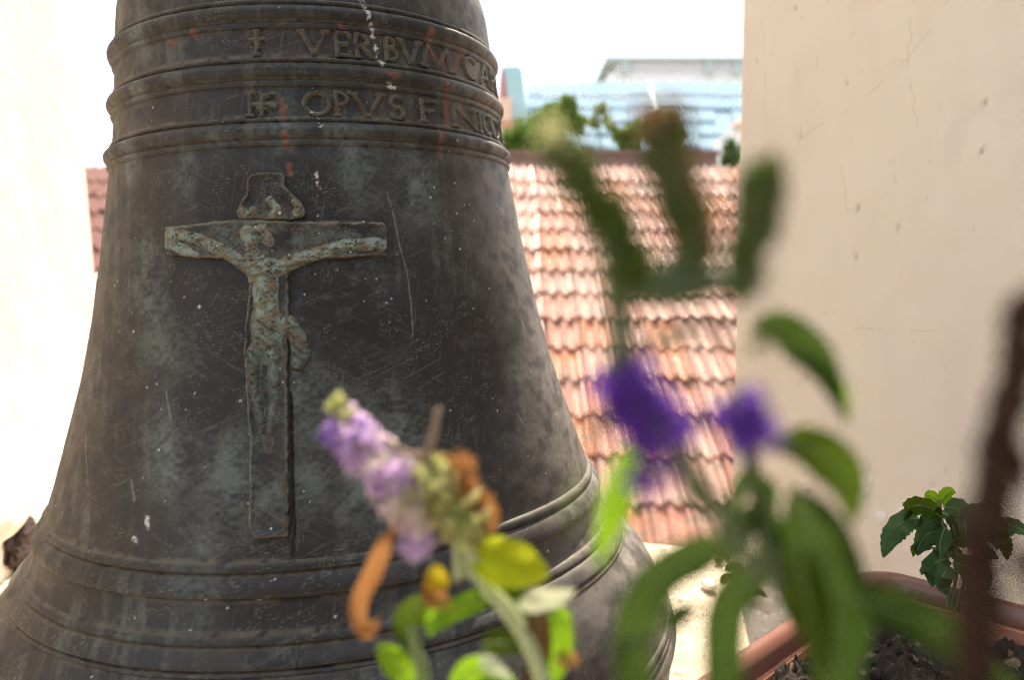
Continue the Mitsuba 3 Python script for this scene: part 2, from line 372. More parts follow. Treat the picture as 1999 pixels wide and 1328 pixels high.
def patina(a, z, relief=None, edge=None, edge_strength=1.0, outline_shade=0.0):
    """The bronze's colour, with light painted on its flanks and shade along the outline: dark metal, grey-green verdigris, rust runs, droppings, dust in the corners."""
    x = a * radius(z)
    p = np.stack([np.sin(a) * 220, -np.cos(a) * 220, z], -1)
    big, mid, fine = meshkit.fbm(p / 60, 3, 11), meshkit.fbm(p / 14, 4, 12), meshkit.fbm(p / 3.0, 3, 13)
    run = meshkit.fbm(np.stack([x / 7, z / 110, 0 * z], -1), 3, 14)
    c = np.zeros(a.shape + (3,)) + np.array([.0175, .0175, .019])
    c = lerp(c, [.013, .016, .020], ss(.35, .65, big))
    c = lerp(c, [.034, .029, .025], ss(.45, .75, run) * 0.6)
    side = ss(35, 70, np.abs(np.degrees(a)))  # browner flanks: bounced light put into the colour
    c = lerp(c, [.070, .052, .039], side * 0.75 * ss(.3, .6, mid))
    # sunlight painted as a paler grey on the right flank and lip of the bell
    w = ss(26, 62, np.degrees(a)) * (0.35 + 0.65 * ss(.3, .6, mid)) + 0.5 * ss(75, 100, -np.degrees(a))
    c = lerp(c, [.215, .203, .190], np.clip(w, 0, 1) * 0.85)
    v, dk = np.zeros_like(x), np.zeros_like(x)
    for ca, cz, cr in VERD:
        d = np.hypot((x - ca * math.pi / 180 * float(radius(cz))) * 1.3, (z - cz) * 0.8) / cr
        v = np.maximum(v, np.exp(-d * d * 1.1))
    for ca, cz, cr in DARK:
        d = np.hypot(x - ca * math.pi / 180 * float(radius(cz)), (z - cz) * 0.9) / cr
        dk = np.maximum(dk, np.exp(-d * d * 1.4))
    m = np.clip(v * 1.0 + 0.42 * ss(.45, .68, run) * ss(.38, .6, big), 0, 1) * ss(.30, .68, mid * 0.6 + fine * 0.4)
    c = lerp(c, [.112, .145, .138], np.clip(m * 1.25, 0, 1) * 0.72)
    c = lerp(c, [.009, .008, .010], np.clip(dk * 1.7 * ss(.24, .46, mid + .15 * (big - .5)), 0, .95))
    c = c * (0.55 + 0.9 * meshkit.fbm(p / 24 + 2, 4, 17))[..., None]
    # brushed scratches in three directions
    for k, (ang, ln) in enumerate([(0.35, 22), (-0.5, 18), (1.35, 26)]):
        cu, cv = x * math.cos(ang) + z * math.sin(ang), -x * math.sin(ang) + z * math.cos(ang)
        s = meshkit.noise(np.stack([cu / ln, cv / 0.9, 0 * cu], -1), 20 + k)
        c = lerp(c, [.070, .070, .064], ss(.78, .93, s) * ss(.42, .6, meshkit.fbm(p / 35 + 9 * k, 2, 30 + k)) * 0.55)
    c = c * (0.82 + 0.42 * fine)[..., None]
    c = lerp(c, [.12, .12, .10], ss(.64, .78, meshkit.noise(p / 1.25, 41)) * ss(.45, .65, mid) * 0.6)
    if relief is not None:
        pit = meshkit.fbm(p / 1.7, 2, 51)
        tone = meshkit.fbm(p / 6, 4, 52)
        fig = lerp(np.zeros_like(c) + np.array([.125, .120, .085]), [.175, .235, .21], ss(.4, .62, tone))
        fig = lerp(fig, [.030, .030, .027], ss(.53, .64, pit) * ss(.4, .55, meshkit.fbm(p / 10, 2, 54)) * 0.9)
        fig = lerp(fig, [.20, .125, .065], ss(.60, .72, meshkit.fbm(p / 7 + 5, 2, 53)) * 0.5)
        c = lerp(c, 1.0, np.zeros_like(x))
        w = np.clip(relief, 0, 1)[..., None]
        c = c * (1 - w) + fig * w
    if edge is not None:
        e = np.clip(edge, 0, 1) * ss(.25, .55, meshkit.fbm(p / 5, 3, 61)) * edge_strength
        dust = lerp(np.zeros_like(c) + np.array([.15, .135, .095]), [.125, .085, .050], ss(.5, .65, meshkit.fbm(p / 12 + 3, 2, 62)))
        c = c * (1 - e[..., None]) + dust * e[..., None]
    if relief is not None:                                          # dark shade painted into the angle along the casting's outline
        c = lerp(c, [.007, .006, .006], np.clip(outline_shade, 0, 1) * .85)
    jag = (meshkit.fbm(p / 4, 3, 71) - 0.5)
    for pts, r in RUST:
        d = chain(x, z, arc(pts)) + jag * 6.5
        c = lerp(c, [.20, .066, .036], ss(r * 1.7, r * 0.2, d) * np.clip(0.25 + 1.2 * (fine - .25), 0, .9))
    for pts, r in PALE:
        d = chain(x, z, arc(pts)) + jag * 2.0
        c = lerp(c, [.15, .20, .185], ss(r, r * 0.3, d) * 0.6)
    for pts, r in GUANO:
        d = chain(x, z, arc(pts)) + jag * 6.0
        c = lerp(c, [.50, .50, .48], ss(r * 1.1, r * 0.1, d) * ss(.40, .55, meshkit.fbm(p / 2.2, 2, 72)) * 0.95)
    d = chain(x, z, arc(CRACK[0])) + jag * 1.6
    c = lerp(c, [.016, .012, .010], ss(CRACK[1], CRACK[1] * .5, d) * 0.9)
    for k in (1, 2):
        dd, ii = _tree.query(np.stack([a * 210, z], -1).reshape(-1, 2), k=[k])
        dd, rr = dd.reshape(x.shape), _dotr[np.minimum(ii, len(_dotr) - 1)].reshape(x.shape)
        c = lerp(c, [.55, .55, .54], ss(1.0, .5, (dd + jag * .6) / rr) * 0.85)
    return np.clip(c, 0.004, 0.9)


def to_world(a, r, z):
    return np.stack([np.sin(a) * r, -np.cos(a) * r, z], -1) / 1000.0


def skin(name, A, Z, h, relief=None, edge=None, keep=None, edge_strength=1.0):
    """A piece of the bell's surface over the grid of azimuths A and heights Z, raised h mm above the bell's base profile."""
    a, z = np.meshgrid(A, Z, indexing='ij')
    hh = h(a, z) if callable(h) else h
    r = radius(z) + surface_noise(a, z) + hh
    c = patina(a, z, relief(a, z, hh) if relief else None, edge(a, z, hh) if edge else None, edge_strength, fig_outline_shade(a, z) if relief else 0.0)
    v, f = to_world(a, r, z).reshape(-1, 3), grid_faces(len(A), len(Z))
    if keep is not None:
        k = (hh > keep).ravel()
        f = f[k[f].any(1)]
        used = np.unique(f)
        back = np.full(len(v), -1)
        back[used] = np.arange(len(used))
        v, f, c = v[used], back[f], c.reshape(-1, 3)[used]
    key = put(name, trimesh.Trimesh(v, f, process=False), 'bronze_material', smooth=True, color=c.reshape(-1, 3))
    return key


D2R = math.pi / 180
A_BODY = np.r_[np.linspace(-180, -92, 40)[:-1], np.linspace(-92, 92, 800), np.linspace(92, 180, 40)[1:]] * D2R
A_RING = np.r_[np.linspace(-180, -92, 40)[:-1], np.linspace(-92, 92, 620), np.linspace(92, 180, 40)[1:]] * D2R
Z_BODY = np.r_[np.linspace(PZ[0], 120, 50)[:-1], np.linspace(120, 640, 640)[:-1], np.linspace(640, PZ[-1] - 0.3, 70)]
fillets = [588.6, 543.2, 629.4 - 0.0]


def corner_dust(a, z, hh):
    e = np.zeros_like(z)
    for zz, w, k in [(590, 2.2, .8), (571.5, 1.8, .35), (543.8, 2.0, .9), (524, 1.8, .45), (612.5, 2.0, .5), (612, 5, .15), (224, 1.6, .5), (199, 1.8, .5), (180, 1.4, .5), (157, 1.6, .6)]:
        e = np.maximum(e, k * np.exp(-((z - zz) / w) ** 2))
    return e * ss(0.25, 0.6, meshkit.noise(np.stack([a * 9, z / 40, 0 * z], -1), 77))


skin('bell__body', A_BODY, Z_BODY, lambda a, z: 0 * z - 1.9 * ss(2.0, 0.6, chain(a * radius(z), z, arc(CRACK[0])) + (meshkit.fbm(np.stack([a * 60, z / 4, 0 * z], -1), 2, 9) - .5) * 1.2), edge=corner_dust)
# the inside of the bell's mouth
zi = np.linspace(PZ[0], 690, 30)
ai = np.linspace(-180, 180, 90) * D2R
a, z = np.meshgrid(ai, zi, indexing='ij')
thick = np.interp(z, [0, 40, 90, 200, 700], [0.4, 34, 42, 26, 20])
put('bell__inner_wall', trimesh.Trimesh(to_world(a, radius(z) - thick, z).reshape(-1, 3), grid_faces(len(ai), len(zi)), process=False), 'bronze_material', smooth=True, color=np.full((a.size, 3), .04))


def half_round(z, z1, z0, height, skew=0.0):
    t = np.clip((z - z0) / (z1 - z0), 0, 1)
    t = t ** (1 + skew)
    return height * np.sqrt(np.clip(1 - (2 * t - 1) ** 2, 0, 1))


def moulding(parts, zhi, zlo, n=46, dust=0.8):
    Z = np.linspace(zlo, zhi, n)

    def h(a, z):
        out = np.full(z.shape, -0.5)
        for z1, z0, ht, sk in parts:
            out = np.maximum(out, half_round(z, z1, z0, ht, sk) - 0.5 * ((z > z1) | (z < z0)))
        return out

    def e(a, z, hh):
        k = np.zeros_like(z)
        for z1, z0, ht, sk in parts:
            k = np.maximum(k, np.exp(-((z - z1) / 1.0) ** 2))
        return k * dust + 0.3 * dust * np.exp(-((z - zlo) / 2.0) ** 2)
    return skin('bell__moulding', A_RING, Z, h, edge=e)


for g0 in (629.4, 585.3, 539.6):                                    # three raised bands round the shoulder
    moulding([(g0 + 4.6, g0 + 0.4, 2.2, 0), (g0, g0 - 12.4, 6.3, 0.25), (g0 - 12.4, g0 - 18.0, 2.6, 0)], g0 + 5.6, g0 - 19.0)
moulding([(223.4, 216.0, 3.0, 0), (215.6, 200.0, 5.8, -0.25)], 224.4, 199.0, 50, .5)
moulding([(179.4, 172.8, 3.2, 0), (172.4, 160.6, 5.2, -0.2), (160.2, 156.8, 2.0, 0)], 180.4, 155.8, 50, .5)
moulding([(88.0, 82.5, 2.4, 0), (82.0, 76.5, 2.6, 0), (76.0, 56.0, 4.6, 0)], 89.0, 55.0, 50, .4)

# letters cast on the two bands
def letter_strokes(ch):
    V = lambda *p: [(p[i], p[i + 1]) for i in range(len(p) - 1)]
    arcpts = lambda cx, cy, rx, ry, t0, t1, n=14: [(cx + rx * math.cos(math.radians(t0 + (t1 - t0) * k / n)), cy + ry * math.sin(math.radians(t0 + (t1 - t0) * k / n))) for k in range(n + 1)]
    serif = lambda x, y: [((x - .10, y), (x + .10, y))]
    L = {
        'V': V((.05, 1), (.5, .02), (.95, 1)) + serif(.05, 1) + serif(.95, 1),
        'E': V((.18, 0), (.18, 1)) + [((.18, 1), (.9, .98)), ((.18, .52), (.72, .52)), ((.18, 0), (.95, .02)), ((.9, 1), (.9, .86)), ((.95, 0), (.95, .16))],
        'R': V((.15, 0), (.15, 1)) + V(*arcpts(.15, .74, .62, .26, 90, -90)) + V((.45, .48), (.98, 0)) + serif(.15, 0),
        'B': V((.15, 0), (.15, 1)) + V(*arcpts(.15, .76, .55, .24, 90, -90)) + V(*arcpts(.15, .26, .75, .26, 90, -90)),
        'M': V((.04, 0), (.18, 1), (.5, .1), (.82, 1), (.96, 0)) + serif(.04, 0) + serif(.96, 0),
        'C': V(*arcpts(.55, .5, .48, .5, 45, 315, 20)),
        'A': V((.02, 0), (.5, 1), (.98, 0)) + [((.22, .36), (.78, .36))],
        'O': V(*arcpts(.5, .5, .47, .5, 0, 360, 26)),
        'P': V((.2, 0), (.2, 1)) + V(*arcpts(.2, .72, .68, .28, 90, -90)) + serif(.2, 0),
        'S': V(*arcpts(.5, .75, .38, .25, 30, 265, 14), *arcpts(.5, .25, .42, .26, 90, -150, 14)),
        'F': V((.18, 0), (.18, 1)) + [((.18, 1), (.95, .98)), ((.18, .54), (.75, .54))] + serif(.18, 0),
        'N': V((.08, 0), (.08, 1), (.92, 0), (.92, 1)) + serif(.08, 0) + serif(.92, 1),
        'I': V((.5, 0), (.5, 1)) + [((.2, 0), (.8, 0)), ((.2, 1), (.8, 1))],
        'L': V((.2, 1), (.2, 0), (.95, 0)),
        '.': [((.5, .45), (.5, .5))],
        '+': V((.5, 0), (.5, 1)) + [((.12, .62), (.88, .62)), ((.35, 1), (.65, 1)), ((.38, 0), (.62, 0))],
        'H': V((.12, 0), (.12, 1)) + V((.52, 0), (.52, 1)) + [((.12, .48), (1.0, .48)), ((.52, .86), (.95, .92)), ((.0, 1), (.24, 1)), ((.38, .28), (.66, .28)), ((0, 0), (.24, 0)), ((.7, .48), (.98, .36))],
    }
    return L[ch]


def letter(ch, a0, a1, z0, z1):
    st = letter_strokes(ch)
    mid = 0.5 * (z0 + z1)
    R = float(radius(mid))
    x0, x1 = a0 * D2R * R, a1 * D2R * R
    pad = 3.0
    A = np.linspace(x0 - pad, x1 + pad, int((x1 - x0 + 2 * pad) / 0.55) + 2) / R
    Z = np.linspace(z0 - 1.2, z1 + 2.5, int((z1 - z0 + 3.7) / 0.55) + 2)

    def dist(a, z):
        d = np.full(a.shape, 1e9)
        for (u0, v0), (u1, v1) in st:
            d = np.minimum(d, chain(a * R, z, [(x0 + u0 * (x1 - x0), z0 + v0 * (z1 - z0)), (x0 + u1 * (x1 - x0), z0 + v1 * (z1 - z0))]))
        return d + (meshkit.fbm(np.stack([a * R / 3, z / 3, 0 * a], -1), 2, 81) - .5) * 0.9

    h = lambda a, z: -0.5 + 3.2 * ss(2.5, 0.8, dist(a, z))
    e = lambda a, z, hh: np.exp(-((dist(a, z) - 2.2) / 0.9) ** 2) * 1.0 + 0.30 * ss(2.2, .8, dist(a, z)) * (a < 0.9)
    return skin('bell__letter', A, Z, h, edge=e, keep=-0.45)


for ch, a0, a1 in [('+', -15.4, -11.2), ('V', -2.9, 3.7), ('E', 5.1, 9.5), ('R', 10, 14.8), ('B', 18, 21.8), ('V', 22.1, 28.6), ('M', 28.9, 39.8), ('C', 44.6, 52), ('A', 54, 61), ('R', 62.7, 70), ('O', 72, 80)]:
    letter(ch, a0, a1, 592.0, 610.0)
for ch, a0, a1 in [('H', -16.2, -9.2), ('O', -2.8, 3.4), ('P', 4.0, 8.0), ('V', 8.4, 16.4), ('S', 18, 21.9), ('F', 26.3, 32.2), ('.', 33, 35), ('N', 37.3, 48.2), ('I', 48.6, 51), ('C', 51.6, 57), ('O', 57.2, 65), ('L', 67, 73)]:
    letter(ch, a0, a1, 545.5, 563.0)

# the crucifix cast on the front
FIG = {k: arc(v) for k, v in dict(
    beam_v=[(-15.87, 461.8), (-15.72, 415.8), (-16.5, 370.6), (-15.84, 339.1), (-14.84, 308.5), (-14.39, 246.2), (-13.2, 238.5), (-7.92, 239.6), (-7.99, 293.1), (-8.09, 345.3), (-7.41, 414.7), (-7.03, 460.8)],
    beam_h=[(-36.39, 464.0), (-23.64, 466.2), (-16.56, 466.6), (-3.3, 463.6), (12.98, 462.4), (13.91, 457.6), (13.21, 435.6), (0.59, 434.8), (-10.01, 436.1), (-23.41, 437.8), (-35.22, 441.4)],
    plaque=[(-16.04, 496.0), (-14.62, 501.6), (-8.42, 501.7), (-7.55, 498.6), (-7.63, 491.2), (-5.81, 484.0), (-4.01, 476.9), (-3.23, 469.0), (-4.38, 464.4), (-17.7, 466.0), (-18.65, 471.9), (-17.71, 478.4), (-16.31, 485.1)],
    head=[(-15.9, 455.5), (-14.6, 450.5)], hair=[(-12.6, 457.0), (-11.4, 449)], neck=[(-15.2, 447), (-14.2, 434)], chest=[(-15.6, 434), (-13.8, 425), (-11, 430)], armL=[(-16.5, 432.5), (-21.09, 443.0), (-26.65, 452.7), (-31, 457), (-34.3, 458.0)], drapeL=[(-34.6, 451.0), (-30.46, 445.7), (-27.0, 440.1)],
    armR=[(-10.2, 427.5), (-5.26, 434.6), (-0.93, 440.0), (5.16, 445.3), (11.5, 444.6)], torso=[(-13.6, 430.9), (-12.4, 421.0), (-12.1, 407.6), (-12.0, 394.2)], hip=[(-12.2, 392), (-11.8, 380), (-11.4, 366.2)],
    knot=[(-7.6, 388), (-6.2, 378), (-5.6, 366.0), (-6.2, 358.9)], legL=[(-14.0, 368.6), (-14.4, 348.1), (-13.3, 329.8), (-12.3, 311.7)], legR=[(-10.4, 367.9), (-10.3, 345.6), (-10.5, 329.3), (-11.2, 311.5)], feet=[(-11.8, 309.0), (-11.5, 299.2)],
    scroll=[(-5.4, 470.5), (-4.6, 474), (-5.6, 478)], scroll2=[(-16.8, 473), (-15.6, 470), (-14.6, 473)], scroll3=[(-11, 480), (-9.5, 474), (-10.5, 469)]).items()}


def poly_sd(x, z, pts):
    d = chain(x, z, list(pts) + [pts[0]])
    ins = np.zeros(x.shape, bool)
    n = len(pts)
    for i in range(n):
        (x0, z0), (x1, z1) = pts[i], pts[(i + 1) % n]
        c = ((z0 > z) != (z1 > z)) & (x < (x1 - x0) * (z - z0) / (z1 - z0 + 1e-12) + x0)
        ins ^= c
    return np.where(ins, -d, d)


def capsules(x, z, pts, r, H):
    """A rounded limb with radii r along its points."""
    h = np.zeros(x.shape)
    if len(pts) == 1:
        pts = pts * 2
    r = np.broadcast_to(r, (len(pts),)) if np.ndim(r) == 0 else np.asarray(r)
    for k, ((x0, z0), (x1, z1)) in enumerate(zip(pts[:-1], pts[1:])):
        dx, dz = x1 - x0, z1 - z0
        t = np.clip(((x - x0) * dx + (z - z0) * dz) / (dx * dx + dz * dz + 1e-9), 0, 1)
        rr = r[k] + (r[k + 1] - r[k]) * t
        d = np.hypot(x - x0 - t * dx, z - z0 - t * dz) / rr
        h = np.maximum(h, H * np.clip(1 - d ** 2, 0, 1) ** 0.55)
    return h


LIMBS = [('head', [6.4, 4.6], 8.6), ('hair', [5.6, 4.2], 7.0), ('neck', [4.5, 6], 5.2), ('chest', [7, 8.5, 7.5], 7.6), ('armL', [6.0, 5.0, 4.5, 4.0, 5.4], 7.0), ('drapeL', [4.0, 4.5, 2.5], 4.2), ('armR', [6.0, 5.2, 4.7, 4.4, 5.6], 7.0),
         ('torso', [9.5, 10.5, 9.0, 9.6], 7.6), ('hip', [11, 12, 9], 6.2), ('knot', [6.0, 6.5, 7.0, 5.5], 5.6), ('legL', [6.2, 5.0, 4.2, 3.2], 6.6), ('legR', [6.2, 5.0, 4.0, 3.2], 6.8), ('feet', [4.2, 3.0], 4.6), ('scroll', 3.0, 5.2), ('scroll2', 2.8, 5.0), ('scroll3', 2.8, 5.0)]
_cache = {}


def fig_fields(a, z):
    key = (a.shape, float(a.ravel()[0]))
    if key in _cache:
        return _cache[key]
    x = a * radius(z)
    p = np.stack([np.sin(a) * 220, -np.cos(a) * 220, z], -1)
    jx = (meshkit.fbm(p / 5, 3, 91) - .5) * 2.0
    jz = (meshkit.fbm(p / 5, 3, 92) - .5) * 2.0
    xj, zj = x + jx, z + jz
    sd = np.minimum(np.minimum(poly_sd(xj, zj, FIG['beam_v']), poly_sd(xj, zj, FIG['beam_h'])), poly_sd(xj, zj, FIG['plaque']))
    sd = np.where(sd > 1e8, 9, sd)
    wob = (meshkit.fbm(p / 11, 3, 97) - .5)
    pq = ss(466, 470, z)
    beam = (3.6 + (2.4 + 4.5 * pq) * wob) * ss(0.8, -1.2, sd) + (1.2 + 3.0 * wob) * np.exp(-((sd + 2.6) / 1.6) ** 2)
    body = np.zeros_like(x)
    for nme, r, Hh in LIMBS:
        body = np.maximum(body, capsules(xj, zj, FIG[nme], r, Hh))
    pit = ss(.55, .72, meshkit.fbm(p / 3.2, 2, 93)) * ss(0.5, 3, body) * 1.3
    body_r = body - pit + (meshkit.fbm(p / 4, 3, 94) - .5) * 1.4 * ss(.3, 2, body)
    # rib cage, loincloth folds
    body_r -= 1.2 * ss(.1, 1, np.sin(zj * 1.1)) * ss(416, 420, z) * ss(440, 434, z) * ss(1, 4, body)
    body_r -= 1.5 * ss(.1, 1, np.sin((xj * .8 + zj) * 0.9)) * ss(395, 388, z) * ss(352, 360, z) * ss(1, 4, body)
    beam = beam + (meshkit.fbm(p / 5, 3, 95) - .5) * 0.8 * ss(.2, 1.5, beam)
    h = np.where((sd < 0.9) | (body > 0.05), np.maximum(beam, body_r), 0.0) - 0.6 * ((sd >= 0.9) & (body <= 0.05))
    _cache[key] = (h, sd, body, beam)
    return _cache[key]


def fig_relief(a, z, hh):
    _, sd, body, beam = fig_fields(a, z)
    low = ss(345, 405, z) * 0.75 + 0.25
    x = a * radius(z)
    arms = ss(-46, -52, x) + ss(-22, -8, x)
    return np.clip(ss(0.4, 2.6, body) * low * 0.95 + (0.30 * ss(425, 440, z) * ss(468, 462, z) * ss(.35, .6, meshkit.fbm(np.stack([x / 16, z / 16, 0 * z], -1), 3, 96)) + 0.22 * ss(480, 470, z) * ss(460, 466, z)) * ss(.5, 1.8, beam), 0, 1)


def fig_outline_shade(a, z):
    _, sd, body, beam = fig_fields(a, z)
    g = np.exp(-((sd - 0.2) / 0.55) ** 2) * (body < 1) * ss(.3, .55, meshkit.fbm(np.stack([a * 40, z / 9, 0 * z], -1), 3, 99))
    return g * (0.5 + 0.5 * ss(420, 360, z))


def fig_edge(a, z, hh):
    _, sd, body, beam = fig_fields(a, z)
    return np.clip(np.exp(-((sd + 1.3) / 0.9) ** 2) * (0.75 + .15 * ss(300, 430, z) - .45 * ss(466, 472, z) * ss(.4, .6, meshkit.noise(np.stack([a * 30, z / 8, 0 * z], -1), 5))) + 0.65 * np.exp(-((body - 0.9) / 0.8) ** 2) * (body > 0), 0, 1)


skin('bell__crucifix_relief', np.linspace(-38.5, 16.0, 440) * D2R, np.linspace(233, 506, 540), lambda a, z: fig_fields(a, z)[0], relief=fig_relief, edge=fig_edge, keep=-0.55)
labels['bell__crucifix_relief'] = {'label': 'raised crucifix cast on the bell, covered with pale green verdigris'}
tag('bell', 'large dark bronze bell with a cast crucifix, raised bands and lettering, standing on the ledge', 'bell')

# ------------------------------------------------------------------ the tiled roof below and the houses behind it
A_, B_, C_ = -0.18232, 0.02796, -0.04057                            # how the courses run in the photograph's perspective
Z0 = 6.9
Y0 = A_ * Z0


def roof_point(X, k):
    return cam(X, Y0 + k * B_ * Z0, Z0 + k * C_ * Z0)


R0 = roof_point(0, 0)
DOWN = roof_point(0, 1) - R0
GAUGE = float(np.linalg.norm(DOWN))
DOWN /= GAUGE
SIDE = RIGHT.copy()
NORMAL = np.cross(SIDE, -DOWN)
NORMAL /= np.linalg.norm(NORMAL)
if NORMAL[2] < 0:
    NORMAL = -NORMAL


def roof_frame(X, k, lift=0.0, spin=0.0):
    o = roof_point(X, k) + NORMAL * lift
    m = np.eye(4)
    c, s = math.cos(spin), math.sin(spin)
    m[:3, 0], m[:3, 1], m[:3, 2], m[:3, 3] = SIDE * c + DOWN * s, -(DOWN * c - SIDE * s), NORMAL, o
    if np.linalg.det(m[:3, :3]) < 0:
        m[:3, 0] *= -1
    return m


def clay_tile(seed):
    """An interlocking clay tile, two flutes wide; its lower edge at y = 0, running up to y = length."""
    r = np.random.default_rng(seed)
    w, length, th = 0.222, GAUGE + 0.07, 0.016
    x = np.array([0, .012, .022, .034, .055, .078, .090, .102, .112, .124, .145, .168, .182, .196, .210, .222])
    z = np.array([.006, .033, .039, .033, .008, .000, .010, .034, .040, .034, .008, .000, .010, .031, .029, .010]) + r.normal(0, .0008, 16)
    ys = [0, 0.012, length]
    rows = [np.stack([x, np.full(16, y) + (r.normal(0, .003, 16) if y < .02 else 0), z - (0.004 if y == 0 else 0)], -1) for y in ys]
    under = [np.stack([x, np.full(16, y), z - th - 0.004], -1) for y in (length, 0)]
    allr = rows + under
    v = np.vstack(allr)
    f = []
    for k in range(len(allr)):
        kk = (k + 1) % len(allr)
        for i in range(15):
            f += [[k * 16 + i, k * 16 + i + 1, kk * 16 + i + 1], [k * 16 + i, kk * 16 + i + 1, kk * 16 + i]]
    for i in (0, 15):
        c = [k * 16 + i for k in range(5)]
        f += [[c[0], c[1], c[2]], [c[0], c[2], c[3]], [c[0], c[3], c[4]]]
    return trimesh.Trimesh(v, f, process=False)


def dark_tile_color(p, n, uv):
    return mix((.13, .045, .04), (.20, .085, .075), fbm(p.x * 9, p.y * 9, p.z * 9, 3))


principled('clay_tile_material_5', proc(dark_tile_color), 0.7, specular=0.2)  # darker, redder clay for the leftmost tiles
tiles = [[mikit.ply(clay_tile(s), f'clay_tile_material_{b}', smooth=35) for s in range(2)] for b in range(6)]
tile_meshes = [clay_tile(s) for s in range(2)]
rest = []
K_TOP, K_END = -1.0, 14.0
for k in range(int(K_TOP), int(K_END)):
    for col in range(-24, 17):
        X = col * 0.2225 + (0.0 if k % 2 else 0.0) + rng.normal(0, .002)
        Zd = Z0 + k * C_ * Z0
        px = W / 2 + FOCAL * X / Zd
        m = roof_frame(X, k + rng.normal(0, .016), 0.012 + abs(rng.normal(0, .004)), rng.normal(0, .012))
        lift = np.eye(4)
        tilt = 0.075 + rng.normal(0, .006)                             # the lower edge rides on the course below
        lift[1, 1], lift[1, 2], lift[2, 1], lift[2, 2] = math.cos(-tilt), -math.sin(-tilt), math.sin(-tilt), math.cos(-tilt)
        lift[2, 3] = 0.030
        m = m @ lift
        seen = (900 < px < 1500) or (100 < px < 235 and k < 5)
        if seen:
            b = int(rng.choice(5, p=[.3, .28, .14, .2, .08])) if px > 500 else 5
            put_ply('tiled_house__roof__tile', tiles[b][int(rng.integers(2))], T(m.tolist()))
        else:
            mm = tile_meshes[int(rng.integers(2))].copy()
            mm.apply_transform(m)
            rest.append(mm)
put('tiled_house__roof__tile_field', join(rest), 'clay_tile_material_0', smooth=35)
labels['tiled_house__roof__tile_field'] = {'kind': 'stuff'}
principled('roof_timber_material', (.18, .11, .07), 0.8)


def slab(X0, X1, k0, k1, l0, l1):
    P = [roof_point(X, k) + NORMAL * l for l in (l0, l1) for X, k in ((X0, k0), (X1, k0), (X1, k1), (X0, k1))]
    f = [[0, 1, 2], [0, 2, 3], [4, 6, 5], [4, 7, 6]] + [q for i in range(4) for q in ([i, (i + 1) % 4, 4 + (i + 1) % 4], [i, 4 + (i + 1) % 4, 4 + i])]
    m = trimesh.Trimesh(P, f, process=False)
    m.fix_normals()
    return m


put('tiled_house__roof', slab(-5.35, 3.8, K_TOP - 1.0, K_END - .6, -0.06, 0.004), 'roof_timber_material')
ridge = roof_point(0, K_TOP - 1)
w0, w1 = roof_point(-5.2, K_END - 1.5), roof_point(3.7, K_END - 1.5)
r0, r1 = roof_point(-5.2, K_TOP - 0.9), roof_point(3.7, K_TOP - 0.9)
foot = [(w0[0], w0[1]), (w1[0], w1[1]), (r1[0], r1[1]), (r0[0], r0[1])]
put('tiled_house__wall', loft([(x, y, -7) for x, y in foot], [(w0[0], w0[1], w0[2] - .12), (w1[0], w1[1], w1[2] - .12), (r1[0], r1[1], r1[2] - .12), (r0[0], r0[1], r0[2] - .12)]), 'plaster_material')
tag('tiled_house', 'house with a pitched roof of pinkish clay tiles, just below the ledge', 'house')


def prism(px0, px1, y0, y1, Z, depth, key, bsdf, top=None):
    """An upright box of the given picture size standing at depth Z and reaching depth metres further back."""
    front = [at(px0, y1, Z), at(px1, y1, Z), at(px1, y0, Z), at(px0, y0, Z)]
    back = np.array([FWD[0], FWD[1], 0]) / math.hypot(FWD[0], FWD[1]) * depth
    v = np.array(front + [p + back for p in front])
    f = [[0, 1, 2], [0, 2, 3], [4, 6, 5], [4, 7, 6]] + [q for i in range(4) for q in ([i, 4 + i, 4 + (i + 1) % 4], [i, 4 + (i + 1) % 4, (i + 1) % 4])]
    m = trimesh.Trimesh(v, f, process=False)
    m.fix_normals()
    return put(key, m, bsdf)


def weathered(key, a, b, s=3.0, rough=0.8):
    def fn(p, n, uv, a=a, b=b, s=s):
        return mix(a, b, fbm(p.x * s, p.y * s, p.z * s, 4))
    return principled(key, proc(fn), rough)


weathered('dark_brick_material', (.105, .06, .055), (.165, .10, .09), 5)
weathered('pale_sheet_material', (.19, .31, .40), (.27, .39, .48), 1.2, 0.8)
weathered('teal_sheet_material', (.24, .40, .42), (.36, .50, .50), 1.0, 0.5)
weathered('red_tile_material', (.34, .10, .12), (.44, .18, .16), 2.0)
weathered('white_wall_material', (.74, .72, .72), (.80, .79, .78), 1.0)
weathered('shaded_wall_material', (.56, .54, .57), (.64, .62, .64), 1.0)  # shade under the slab is put into this wall colour
weathered('peach_wall_material', (.62, .40, .30), (.70, .48, .38), 1.0)
principled('slate_slab_material', (.44, .50, .50), 0.7)

# a low dark wall behind the ridge, with its coping
prism(930, 1400, 300, 420, 9.4, 0.25, 'garden_wall', 'dark_brick_material')
prism(925, 1406, 293, 300, 9.36, 0.33, 'garden_wall__coping', 'dark_brick_material')
tag('garden_wall', 'low dark reddish wall with a coping behind the ridge of the tiled roof', 'wall')

